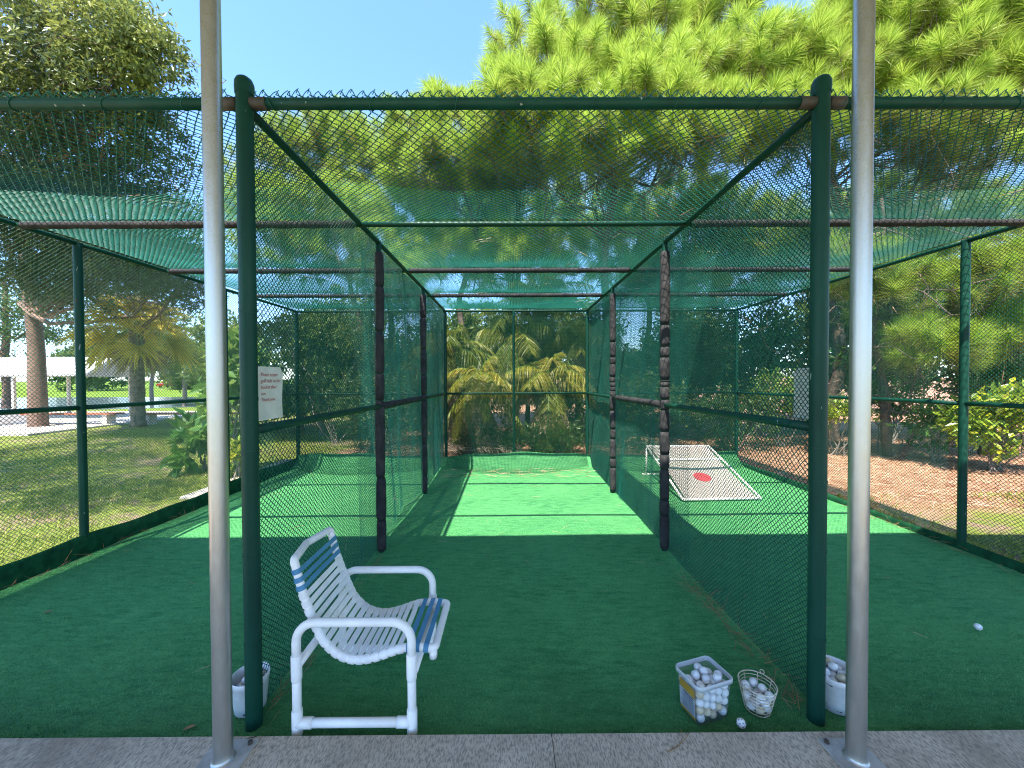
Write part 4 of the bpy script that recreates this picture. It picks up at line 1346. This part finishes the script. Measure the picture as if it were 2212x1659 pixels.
# ------------------------------------------------------------------ oak on the left
def lb_(px, py, Z, rpx, rpy, n, tone, ry=None):
    rx = rpx * Z / 831
    return (W(px, py, Z), (rx, ry or max(0.7, 0.8 * rx), rpy * Z / 831), n, tone)
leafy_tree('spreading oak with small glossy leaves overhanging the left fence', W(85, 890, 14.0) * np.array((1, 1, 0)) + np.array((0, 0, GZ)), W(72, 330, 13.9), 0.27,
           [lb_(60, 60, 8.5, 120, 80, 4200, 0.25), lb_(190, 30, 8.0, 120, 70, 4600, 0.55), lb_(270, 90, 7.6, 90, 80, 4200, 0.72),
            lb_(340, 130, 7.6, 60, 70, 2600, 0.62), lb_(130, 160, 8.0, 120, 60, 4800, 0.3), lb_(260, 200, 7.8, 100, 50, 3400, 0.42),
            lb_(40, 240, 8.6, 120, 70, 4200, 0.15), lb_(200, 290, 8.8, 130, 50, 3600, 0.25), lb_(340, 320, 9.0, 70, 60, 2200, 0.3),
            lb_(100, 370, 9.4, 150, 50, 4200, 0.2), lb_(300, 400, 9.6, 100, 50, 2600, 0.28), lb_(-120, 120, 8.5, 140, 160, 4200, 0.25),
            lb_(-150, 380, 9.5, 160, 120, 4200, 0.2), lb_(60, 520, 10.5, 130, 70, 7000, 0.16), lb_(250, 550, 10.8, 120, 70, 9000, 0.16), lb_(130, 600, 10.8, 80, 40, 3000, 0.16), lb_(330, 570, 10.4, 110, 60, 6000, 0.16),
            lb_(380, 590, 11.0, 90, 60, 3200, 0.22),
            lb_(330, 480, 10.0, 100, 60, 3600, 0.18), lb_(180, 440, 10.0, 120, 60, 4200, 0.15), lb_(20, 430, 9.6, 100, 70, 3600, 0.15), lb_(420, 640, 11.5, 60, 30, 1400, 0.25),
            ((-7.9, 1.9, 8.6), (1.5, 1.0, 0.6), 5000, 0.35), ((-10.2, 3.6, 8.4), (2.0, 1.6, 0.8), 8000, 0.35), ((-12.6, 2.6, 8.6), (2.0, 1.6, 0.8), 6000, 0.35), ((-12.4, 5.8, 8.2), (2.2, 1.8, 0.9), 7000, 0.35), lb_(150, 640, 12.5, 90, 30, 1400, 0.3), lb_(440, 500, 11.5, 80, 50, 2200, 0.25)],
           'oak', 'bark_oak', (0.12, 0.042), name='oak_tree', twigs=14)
leafy_tree('dark evergreen tree standing behind the oak and the pavilion', W(20, 860, 23) * np.array((1, 1, 0)), W(20, 600, 23), 0.25,
           [lb_(20, 640, 22, 100, 80, 2600, 0.25), lb_(120, 680, 23, 80, 60, 1800, 0.3), lb_(-80, 700, 22, 100, 90, 2000, 0.3), lb_(170, 720, 24, 50, 40, 800, 0.4)],
           'broad', 'bark_oak', (0.22, 0.10), twigs=4)

# sabal palm
def palm(label, base, h, r, n, mat, rad, L, lean=(0, 0), skirt=0, name='sabal_palm', pinnate=False, group=None, tone=0.5, ll=0.4):
    t = thing(name, label, 'palm', (0, 0, 0), group)
    base = np.asarray(base, float)
    tr = MB(); top = base + np.array((lean[0], lean[1], h))
    k = 26
    tt = np.linspace(0, 1, k)
    tr.tube(base + (top - base) * tt[:, None], r * (1 + 0.07 * np.sin(tt * 60)) * np.interp(tt, [0, .1, 1], [1.15, 1, 1]), 14)
    cr = MB(); st = MB()
    for q in range(n):
        az = q * 2.39996; el = math.radians(rng.uniform(-30, 82))
        d = (math.cos(az) * math.cos(el), math.sin(az) * math.cos(el), math.sin(el))
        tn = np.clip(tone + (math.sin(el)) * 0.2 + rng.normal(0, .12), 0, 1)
        if pinnate:
            frond_pinnate(cr, st, top, d, L * rng.uniform(0.7, 1.15), rng.uniform(0.45, 0.9), 76, ll * rng.uniform(0.8, 1.2), 0.014, tn, hang=rng.uniform(0.7, 1.5))
        else:
            frond_fan(cr, st, top, d, L * rng.uniform(0.8, 1.15), tn, 36, rad)
    tr.build('trunk', M['bark_palm'], t)
    st.build('stalks', M['lush'], t)
    cr.build('crown', M[mat], t, smooth=False)
    if skirt:
        dk = MB(); ds = MB()
        for q in range(skirt):
            az = rng.uniform(0, 6.283); d = (math.cos(az) * 0.5, math.sin(az) * 0.5, -0.8)
            if pinnate:
                frond_pinnate(dk, ds, top - np.array((0, 0, rng.uniform(0.0, 0.5))), d, L * rng.uniform(0.6, 1.0), 0.3, 40, 0.35, 0.014, rng.uniform(0.2, 0.8), 1.4)
            else:
                frond_fan(dk, ds, top - np.array((0, 0, 0.1)), d, L * 0.7, 0.5, 26, rad * 0.8, 1.3)
        ds.build('dead_stalks', M['dead_frond'], t)
        dk.build('dead_fronds', M['dead_frond'], t, smooth=False)
    return rebase(t, base)
palm('cabbage palm with yellow green fans on the lawn by the pavilion', W(300, 910, 14.3) * np.array((1, 1, 0)) + np.array((0, 0, GZ)), 3.7, 0.21, 40, 'frond_yellow', 0.95, 1.15, skirt=6, tone=0.85)

# drooping palms behind the middle bay
palm('low palm with drooping yellow green fronds behind the left half of the middle bay', (-0.72, 9.0, GZ), 1.75, 0.12, 26, 'frond', 0.6, 1.15, skirt=22, name='feather_palm', pinnate=True, tone=0.75, ll=0.34)
palm('low palm with drooping fronds behind the right half of the middle bay', (0.95, 9.4, GZ), 1.8, 0.12, 24, 'frond', 0.6, 1.35, skirt=24, name='feather_palm', pinnate=True, tone=0.6, ll=0.40)
palm('tall palm with long upright fronds behind the middle bay', (0.1, 10.8, GZ), 2.9, 0.14, 26, 'frond', 0.6, 1.7, skirt=26, name='feather_palm', pinnate=True, tone=0.35, ll=0.5)

palm('slender drooping palm at the left back corner of the middle bay', (-1.5, 9.9, GZ), 2.5, 0.11, 22, 'frond', 0.6, 1.3, skirt=14, name='feather_palm', pinnate=True, tone=0.4, ll=0.42)
palm('slender drooping palm at the right back corner of the middle bay', (1.9, 10.6, GZ), 2.9, 0.11, 24, 'frond', 0.6, 1.5, skirt=14, name='feather_palm', pinnate=True, tone=0.5, ll=0.46)
palm('very tall drooping palm rising behind the other palms', (0.9, 11.8, GZ), 4.1, 0.13, 26, 'frond', 0.6, 1.9, skirt=16, name='feather_palm', pinnate=True, tone=0.45, ll=0.55)
# broadleaf trees behind the cage
pine_tree('thick pine filling the view through the middle bay roof', (0.2, 13.0, GZ), (0.2, 12.9, 8.2), 0.13,
          [blob(1000, 430, 12.8, 130, 60, 44, 0.68), blob(1130, 420, 12.8, 120, 60, 44, 0.64), blob(880, 480, 12.8, 110, 70, 44, 0.68), blob(960, 560, 12.6, 110, 60, 37, 0.68), blob(1120, 560, 12.6, 110, 60, 37, 0.70), blob(1280, 430, 12.8, 80, 45, 23, 0.63)], nn=75)
pine_tree('thick pine behind the right wall of the middle bay', (4.6, 13.4, GZ), (4.6, 13.2, 8.0), 0.13,
          [blob(1340, 540, 13.0, 90, 70, 37, 0.68), blob(1450, 440, 13.0, 110, 50, 34, 0.66), blob(1550, 470, 13.0, 90, 60, 34, 0.68), blob(1660, 520, 12.6, 90, 70, 37, 0.64), blob(1470, 620, 12.6, 90, 60, 30, 0.64)], nn=75)
pine_tree('thick pine behind the left wall of the middle bay', (-4.8, 11.8, GZ), (-4.8, 11.8, 6.8), 0.12,
          [blob(700, 470, 11.6, 110, 60, 40, 0.64), blob(790, 540, 11.6, 90, 70, 34, 0.60), blob(620, 540, 11.6, 100, 70, 34, 0.58), blob(560, 450, 11.8, 60, 60, 20, 0.63), blob(860, 610, 11.6, 80, 50, 23, 0.63)], nn=75)
pine_tree('leaning pine in the gap right of the right galvanised post', (9.6, 11.6, GZ), (9.4, 11.4, 6.2), 0.11,
          [blob(1880, 450, 11.2, 110, 60, 30, 0.58), blob(2030, 470, 11.0, 110, 60, 30, 0.58), blob(2160, 500, 10.6, 100, 70, 30, 0.60), blob(1800, 560, 11.4, 90, 70, 27, 0.58), blob(1960, 560, 11.0, 100, 60, 30, 0.60)], nn=75)
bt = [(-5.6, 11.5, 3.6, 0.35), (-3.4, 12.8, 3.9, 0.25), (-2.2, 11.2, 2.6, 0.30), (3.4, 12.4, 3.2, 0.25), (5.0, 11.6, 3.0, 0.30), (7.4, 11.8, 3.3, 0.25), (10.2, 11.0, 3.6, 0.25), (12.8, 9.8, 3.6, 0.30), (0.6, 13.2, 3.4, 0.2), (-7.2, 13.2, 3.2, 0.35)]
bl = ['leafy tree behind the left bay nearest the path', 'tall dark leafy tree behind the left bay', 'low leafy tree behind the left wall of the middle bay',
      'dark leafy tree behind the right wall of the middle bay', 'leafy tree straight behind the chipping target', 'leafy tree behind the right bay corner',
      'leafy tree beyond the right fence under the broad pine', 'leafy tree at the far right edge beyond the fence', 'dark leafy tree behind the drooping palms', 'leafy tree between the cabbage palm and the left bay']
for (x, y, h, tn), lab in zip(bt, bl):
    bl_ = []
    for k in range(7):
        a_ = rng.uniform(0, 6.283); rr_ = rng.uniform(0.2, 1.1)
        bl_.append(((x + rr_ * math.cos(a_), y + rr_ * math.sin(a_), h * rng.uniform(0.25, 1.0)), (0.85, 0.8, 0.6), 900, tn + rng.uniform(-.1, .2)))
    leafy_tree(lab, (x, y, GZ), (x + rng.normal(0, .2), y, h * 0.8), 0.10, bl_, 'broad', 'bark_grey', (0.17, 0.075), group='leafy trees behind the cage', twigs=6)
# taller backdrop trees farther off
for (x, y, h, lab) in ((-9.5, 24, 7, 'tall round tree far behind the left bay'), (-3, 26, 8, 'tall tree far behind the rounded pine'), (4, 26, 7.5, 'tall tree far behind the middle bay'), (11, 24, 7.5, 'tall tree far behind the right bay'), (18, 20, 8, 'tall tree far beyond the right fence'), (25, 17, 8, 'tall tree at far right beyond the fence')):
    bl_ = []
    for k in range(9):
        a_ = rng.uniform(0, 6.283); rr_ = rng.uniform(0.5, 3.2)
        bl_.append(((x + rr_ * math.cos(a_), y + rr_ * math.sin(a_), h * rng.uniform(0.25, 0.85)), (1.9, 1.7, 1.3), 800, 0.35 + rng.uniform(-.1, .2)))
    leafy_tree(lab, (x, y, GZ), (x, y, h * 0.8), 0.2, bl_, 'broad', 'bark_grey', (0.36, 0.16), group='tall trees far behind the cage', twigs=4)
for (px_, z_, h, lab) in ((400, 25, 5.6, 'round leafy tree just right of the cabbage palm'), (330, 30, 6.0, 'leafy tree seen behind the cabbage palm'), (480, 22, 5.5, 'leafy tree behind the left galvanised post')):
    c_ = W(px_, 800, z_); bl_ = []
    for k in range(8):
        a_ = rng.uniform(0, 6.283); rr_ = rng.uniform(0.3, 1.7)
        bl_.append(((c_[0] + rr_ * math.cos(a_), c_[1] + rr_ * math.sin(a_), h * rng.uniform(0.35, 0.95)), (1.2, 1.1, 0.9), 700, 0.45 + rng.uniform(-.1, .2)))
    leafy_tree(lab, (c_[0], c_[1], GZ), (c_[0], c_[1], h * 0.8), 0.14, bl_, 'broad', 'bark_grey', (0.26, 0.12), group='leafy trees near the cabbage palm', twigs=4)
# tree line beyond the pond
for k in range(15):
    x = -96 + k * 6.2 + rng.uniform(-1.5, 1.5); y = rng.uniform(58, 70); h = rng.uniform(6, 10)
    bl_ = [((x + rng.uniform(-3, 3), y + rng.uniform(-2, 2), h * rng.uniform(0.25, 0.85)), (3.0, 2.6, 2.0), 420, 0.4 + rng.uniform(-.15, .2)) for _ in range(6)]
    leafy_tree('distant bushy tree on the far shore of the pond', (x, y, GZ), (x, y, h * 0.7), 0.3, bl_, 'broad', 'bark_grey', (0.8, 0.4), name='shore_tree', group='distant trees across the pond', twigs=2)

# shrubs
shrub('big shrub with bright yellow green leaves right of the far right fence post', W(2165, 920, 6.9), (0.75, 0.5, 0.52), 2200, 'bright', (0.17, 0.075), 0.5, stems=9)
shrub('dark green bush above the bright shrub at the right edge', W(2180, 830, 8.0), (0.9, 0.6, 0.42), 1300, 'lush', (0.15, 0.06), 0.3)
shrub('green shrub just left of the far right fence post', W(2035, 930, 7.7), (0.55, 0.45, 0.42), 1000, 'lush', (0.13, 0.055), 0.45)
shrub('yellow leaved shrub seen beside the right galvanised post', W(1815, 905, 8.4), (0.5, 0.4, 0.5), 800, 'bright', (0.13, 0.055), 0.55)
shrub('low green shrub behind the right fence rail', W(1930, 860, 8.6), (0.8, 0.5, 0.4), 1100, 'broad', (0.12, 0.05), 0.5)
shrub('yellow green shrub behind the chipping target', W(1690, 850, 9.4), (0.8, 0.5, 0.5), 1100, 'bright', (0.12, 0.05), 0.4)
shrub('leafy plant with large glossy leaves between the left galvanised post and cage post', W(512, 840, 6.9), (0.36, 0.4, 0.85), 800, 'lush', (0.30, 0.12), 0.6, stems=9)
shrub('low leafy plant with spreading glossy leaves left of the galvanised post', W(445, 950, 7.4), (0.42, 0.5, 0.36), 520, 'lush', (0.30, 0.13), 0.4)
shrub('small yellow leaved plant at the path by the left bay', W(512, 990, 6.7), (0.22, 0.2, 0.3), 260, 'bright', (0.13, 0.055), 0.7)
shrub('low fern like plant behind the back net of the middle bay', W(1200, 955, 8.6), (0.5, 0.35, 0.2), 420, 'lush', (0.14, 0.03), 0.5)
shrub('dark undergrowth at the foot of the palms left of the middle post', (-0.55, 8.75, 0.25), (0.9, 0.3, 0.4), 1300, 'broad', (0.12, 0.04), 0.2)
shrub('dark undergrowth at the foot of the palms right of the middle post', (0.85, 8.95, 0.25), (0.9, 0.3, 0.42), 1300, 'broad', (0.12, 0.04), 0.2)
shrub('dark bush behind the left bay back fence', (-3.0, 9.4, 0.9), (1.2, 0.7, 0.9), 1800, 'broad', (0.14, 0.06), 0.35)
shrub('dark bush behind the right bay back fence', (3.3, 9.2, 0.9), (1.2, 0.6, 0.8), 1800, 'broad', (0.14, 0.06), 0.3)
shrub('shaded bush beside the back right corner of the cage', (5.4, 9.0, 0.8), (0.9, 0.6, 0.7), 1400, 'broad', (0.14, 0.06), 0.35)
shrub('shaded bush in front of the palms at the right back corner', (1.9, 9.9, 0.9), (0.8, 0.5, 0.8), 1200, 'broad', (0.14, 0.06), 0.25)

shrub('pale green bush closing the gap under the young pine beyond the right fence', W(1935, 780, 10.0), (1.3, 0.6, 0.7), 1700, 'lush', (0.16, 0.06), 0.4)
shrub('bush closing the gap at the far right beyond the fence', W(2120, 780, 9.6), (1.2, 0.6, 0.7), 1700, 'broad', (0.16, 0.06), 0.4)
shrub('tall bush behind the right bay seen above the chipping target', W(1650, 740, 11.0), (1.4, 0.6, 1.0), 2200, 'broad', (0.16, 0.065), 0.45)
shrub('tall bush behind the right wall of the middle bay', W(1480, 760, 10.6), (1.2, 0.6, 1.0), 2000, 'broad', (0.16, 0.065), 0.4)
shrub('tall bush behind the left bay seen above its back rail', W(720, 750, 10.4), (1.5, 0.6, 1.0), 2200, 'broad', (0.16, 0.065), 0.4)
# heap of fallen dry fronds behind the back net
for (x, y, az, lab) in ((-0.95, 8.35, 0.25, 'dry grey palm frond lying nearest the left back corner'), (-0.35, 8.45, -0.1, 'dry grey palm frond arched over the heap behind the back net')):
    st = MB(); cr = MB()
    for q in range(4):
        frond_pinnate(cr, st, np.array((x - 0.6, y + 0.1 * q, 0.10 + 0.05 * q)), (math.cos(az + .1 * q), math.sin(az + .1 * q), 0.28), 1.3, 0.35, 26, 0.26, 0.016, 0.8, 0.6)
    t = thing('dry_frond', lab, 'palm frond', (0, 0, 0), 'fallen dry fronds')
    st.build('stalk', M['dead_frond'], t); cr.build('leaflets', M['dead_frond'], t, smooth=False)
    rebase(t, (x, y, GZ))

# ------------------------------------------------------------------ pavilion, benches, car across the pond
pv = thing('pavilion', 'low white roofed picnic pavilion by the pond at left', 'pavilion', (0, 0, 0))
x1, x0 = -17.6, -30.0
ya, yr, yb = 16.0, 17.2, 18.4; ze, zr = 1.95, 2.72
m = MB()
def slab4(m, q, th):
    q = np.array(q, float); n = np.cross(q[1] - q[0], q[3] - q[0]); n /= np.linalg.norm(n)
    m.add(np.vstack([q, q - n * th]), [(0, 1, 2, 3), (7, 6, 5, 4), (0, 4, 5, 1), (1, 5, 6, 2), (2, 6, 7, 3), (3, 7, 4, 0)])
slab4(m, [(x0, ya, ze), (x1, ya, ze), (x1, yr, zr), (x0, yr, zr)], 0.10)
slab4(m, [(x0, yr, zr), (x1, yr, zr), (x1, yb, ze), (x0, yb, ze)], 0.10)
m.build('roof', M['roof_white'], pv, smooth=False)
m = MB(); m.add([(x1 - .06, ya + .1, ze - .12), (x1 - .06, yb - .1, ze - .12), (x1 - .06, yr, zr - .14)], [(0, 1, 2)]); m.add([(x1 - .1, ya + .1, ze - .12), (x1 - .1, yb - .1, ze - .12), (x1 - .1, yr, zr - .14)], [(2, 1, 0)])
m.build('gable_board', M['beige'], pv, smooth=False)
for x in (-17.9, -20.8, -25, -29):
    for y in (16.2, 18.2):
        m = MB(); m.box((x, y, 0.93), (0.10, 0.10, 1.80)); m.build('post', M['beige'], pv, smooth=False)
rebase(pv, (-23.8, 18.0, 0.03))
def bench(xa, xb, y, z, lab):
    t = thing('plank_bench', lab, 'bench', (0, 0, 0), 'long red plank benches')
    m = MB(); m.box(((xa + xb) / 2, y, z - 0.03), (xb - xa, 0.42, 0.06)); m.build('seat', M['red_wood'], t, smooth=False)
    n = max(2, int((xb - xa) / 2.2))
    for k in range(n):
        x = xa + 0.4 + (xb - xa - 0.8) * k / (n - 1)
        m = MB(); m.box((x, y, (z - 0.06 + GZ) / 2), (0.18, 0.34, z - 0.06 - GZ)); m.build('leg', M['beige'], t, smooth=False)
    rebase(t, ((xa + xb) / 2, y, GZ))
bench(-18.4, -14.9, 14.7, 0.45, 'long red plank bench on the pad left of the cabbage palm')
bench(-14.3, -9.9, 14.9, 0.42, 'long red plank bench right of the cabbage palm')
m = MB(); m.box((-20.2, 14.6, 0.25), (2.8, 1.0, 0.50))
tag(m.build('concrete_block', M['roof_white'], smooth=False), 'low white block at the left end of the red benches', 'block')
def small_car(x, y, lab):
    t = thing('parked_car', lab, 'car', (x, y, GZ))
    m = MB()
    sec = [(-2.1, 0.45), (-2.15, 0.8), (-1.1, 0.95), (-0.6, 1.42), (0.9, 1.45), (1.7, 1.0), (2.1, 0.9), (2.15, 0.45)]
    V = [(sx * (0.85 if z < 1.1 else 0.68), q, z) for sx in (-1, 1) for q, z in sec]
    n = len(sec)
    F = [tuple(range(n)), tuple(range(2 * n - 1, n - 1, -1))] + [(i, (i + 1) % n + 0, n + (i + 1) % n, n + i) for i in range(n)]
    m.add(V, F); m.build('body', M['red_car'], t, smooth=False)
    m = MB(); m.add([(-0.62, -1.06, 1.0), (0.62, -1.06, 1.0), (0.56, -0.66, 1.38), (-0.56, -0.66, 1.38)], [(0, 1, 2, 3)]); m.build('windscreen', M['glass'], t, smooth=False)
    for sx in (-0.78, 0.78):
        for q in (-1.35, 1.35):
            a_ = np.linspace(0, 6.283, 16, endpoint=False)
            m = MB(); m.tube([(sx - 0.09, q, 0.33), (sx + 0.09, q, 0.33)], 0.33, 16); m.build('wheel', M['black'], t, smooth=False)
small_car(-70.5, 80, 'tiny red car parked across the pond')

# ------------------------------------------------------------------ ground cover
def scatter_blades(name, n, area, L, wd, mat, label, lean=0.5, flat=False, mask=None):
    xs_ = rng.uniform(area[0], area[1], n); ys_ = rng.uniform(area[2], area[3], n)
    if mask is not None:
        k = mask(xs_, ys_); xs_, ys_ = xs_[k], ys_[k]
    n = len(xs_)
    P = np.stack([xs_, ys_, np.full(n, GZ + (0.012 if flat else 0.0))], 1)
    D = rng.normal(size=(n, 3)) * lean
    D[:, 2] = np.abs(D[:, 2]) * 0.12 if flat else 1.0
    mb = MB(); blades(mb, P, D, L * rng.uniform(0.6, 1.3, n), wd, rng.random(n), droop=0.0 if flat else 0.4)
    return tag(mb.build(name, M[mat], smooth=False), label, kind='stuff')
def clump(x, y):
    return (np.sin(1.9 * x + 0.7 * np.sin(1.3 * y)) + np.sin(2.3 * y + 1.1 * np.sin(1.7 * x)) + rng.normal(0, 0.5, len(x))) > -0.1
scatter_blades('lawn_grass', 90000, (-13, -4.28, 2.0, 13.5), 0.07, 0.009, 'grass', 'patchy short grass on the lawn left of the cage', mask=clump)
scatter_blades('verge_grass', 16000, (4.55, 9.5, 2.6, 5.6), 0.08, 0.009, 'grass', 'thin grass along the right outer fence', mask=clump)
scatter_blades('pine_straw', 60000, (-3.5, 14, 5.0, 12.5), 0.17, 0.006, 'straw', 'orange pine straw covering the ground right of and behind the cage', 1.0, True,
               mask=lambda x, y: (x > 4.6) | (y > 7.75))
# the pile of the turf carpet where it is near enough to show
M['pile'] = leafmat('turf_pile', [(0.0, (0.025, 0.14, 0.05)), (0.5, (0.07, 0.29, 0.10)), (1.0, (0.17, 0.44, 0.19))], 0.1, 0.7, 0.15)
n = 260000
yy = 1.80 + 2.9 * rng.random(n) ** 1.5
xx = rng.uniform(XL + 0.06, XR - 0.06, n)
P = np.stack([xx, yy, 0.004 * np.sin(2.1 * xx + 1.3 * yy) + 0.003 * np.sin(5.2 * yy - xx) - 0.002], 1)
D = np.stack([rng.normal(0.15, 0.55, n), rng.normal(0.1, 0.55, n), np.ones(n)], 1)
D = unit(D); Sd = unit(np.cross(D, rng.normal(size=(n, 3))))
Lp = 0.012 * rng.uniform(0.6, 1.3, n)[:, None]; wp = 0.0014 * rng.uniform(0.7, 1.4, n)[:, None]
V = np.stack([P - Sd * wp, P + Sd * wp, P + D * Lp], 1).reshape(-1, 3)
cell = lambda q, sd: np.random.default_rng(sd).random(1 << 16)[((np.floor(xx / q).astype(int) * 7919 + np.floor(yy / (q * 0.7)).astype(int) * 104729) & 65535)] - 0.5
tn = np.clip(0.40 * cell(0.022, 1) + 0.22 * cell(0.05, 2) + 0.12 * cell(0.13, 3) + 0.46 + 0.20 * np.sin(2.7 * xx + 1.1 * np.sin(3.1 * yy)) * np.sin(2.2 * yy + xx) + rng.normal(0, 0.2, n), 0, 1)
mb = MB(); mb.add(V, np.arange(n * 3).reshape(-1, 3), np.repeat(tn, 3))
pile = mb.build('turf_pile', M['pile'], carpet, smooth=False); pile['kind'] = 'stuff'
# needles fallen on the carpet, the roof mesh and the nets
mb = MB()
n = 300
P = np.stack([rng.uniform(XL + .3, XR - .3, n), 1.95 + 5.1 * rng.random(n) ** 0.55, np.zeros(n)], 1)
P[:, 2] = [carpet_z(x, y) + 0.006 for x, y in P[:, :2]]
D = rng.normal(size=(n, 3)); D[:, 2] = 0.02
blades(mb, P, D, rng.uniform(0.07, 0.17, n), 0.0022, rng.random(n))
n = 160
P = np.stack([rng.uniform(XA + .1, XB - .1, n), rng.uniform(6.5, 7.1, n), np.zeros(n)], 1)
P[:, 2] = [max(0.03, carpet_z(x, y) + 0.03) for x, y in P[:, :2]]
D = rng.normal(size=(n, 3)) * np.array((1.5, 0.5, 0)); D[:, 2] = 0.03
blades(mb, P, D, rng.uniform(0.1, 0.22, n), 0.004, rng.random(n))
for (xc, n, y0, y1) in ((XB - 0.03, 150, 1.9, 3.2), (XA + 0.03, 90, 1.95, 3.6), (XR - 0.10, 120, 1.9, 5.0), (XL + 0.10, 60, 2.2, 5.0)):
    P = np.stack([xc + rng.normal(0, 0.03, n), rng.uniform(y0, y1, n), 0.008 + 0.02 * rng.random(n)], 1)
    D = np.stack([rng.normal(0, 0.5, n), rng.normal(0, 1, n), rng.uniform(0, 0.3, n)], 1)
    blades(mb, P, D, rng.uniform(0.08, 0.2, n), 0.0026, 0.4 * rng.random(n))
n = 300
P = np.stack([rng.uniform(XL + .1, XR - .1, n), rng.uniform(2.1, 7.5, n), np.full(n, ZT + 0.035)], 1)
D = rng.normal(size=(n, 3)); D[:, 2] *= 0.15
P[:, 2] -= 0.03
blades(mb, P, D, rng.uniform(0.12, 0.24, n), 0.003, rng.random(n), droop=0.15)
n = 220                                             # caught in the outer walls
P = np.stack([np.where(rng.random(n) < 0.75, XR + 0.04, XA - 0.06), rng.uniform(2.4, 7.4, n), rng.uniform(0.3, 2.9, n)], 1)
D = np.stack([rng.normal(0, .12, n), rng.normal(0, .5, n), -np.ones(n)], 1)
blades(mb, P, D, rng.uniform(0.1, 0.22, n), 0.003, rng.random(n))
tag(mb.build('fallen_needles', M['straw'], smooth=False), 'loose orange pine needles scattered on the turf, roof mesh and nets', kind='stuff')

def dry_leaf(x, y, z, L, az, lab):
    m = MB(); c, s = math.cos(az), math.sin(az)
    pts = [(-.5, 0, 0), (-.2, .2, .05), (.2, .17, .06), (.5, 0, .02), (.2, -.17, .09), (-.2, -.2, .07), (0, 0, 0.0)]
    V = [(x + L * (c * a_ - s * b_), y + L * (s * a_ + c * b_), z + L * h + 0.003) for a_, b_, h in pts]
    m.add(V, [(0, 1, 6), (1, 2, 6), (2, 3, 6), (3, 4, 6), (4, 5, 6), (5, 0, 6)])
    return tag(m.build('dry_leaf', M['dry_leaf'], smooth=False), lab, 'leaf', 'dry leaves on the turf')
dry_leaf(*W(398, 1577, 1.87)[:2], 0.004, 0.055, 0.5, 'brown dry leaf on the turf left of the left galvanised post')
dry_leaf(*W(96, 1322, 2.82)[:2], 0.006, 0.06, 0.4, 'pale dry leaf near the left outer fence')
# a pair of needles lying on the slab
m = MB()
m.tube(spline([(0.69, 1.68, 0.053), (0.745, 1.70, 0.055), (0.785, 1.745, 0.056), (0.80, 1.79, 0.054)]), 0.0014, 5)
m.tube(spline([(0.69, 1.68, 0.053), (0.755, 1.71, 0.055), (0.80, 1.74, 0.056), (0.825, 1.765, 0.056)]), 0.0014, 5)
tag(m.build('fallen_twig', M['dry_leaf']), 'brown pair of pine needles lying on the concrete slab', 'twig')
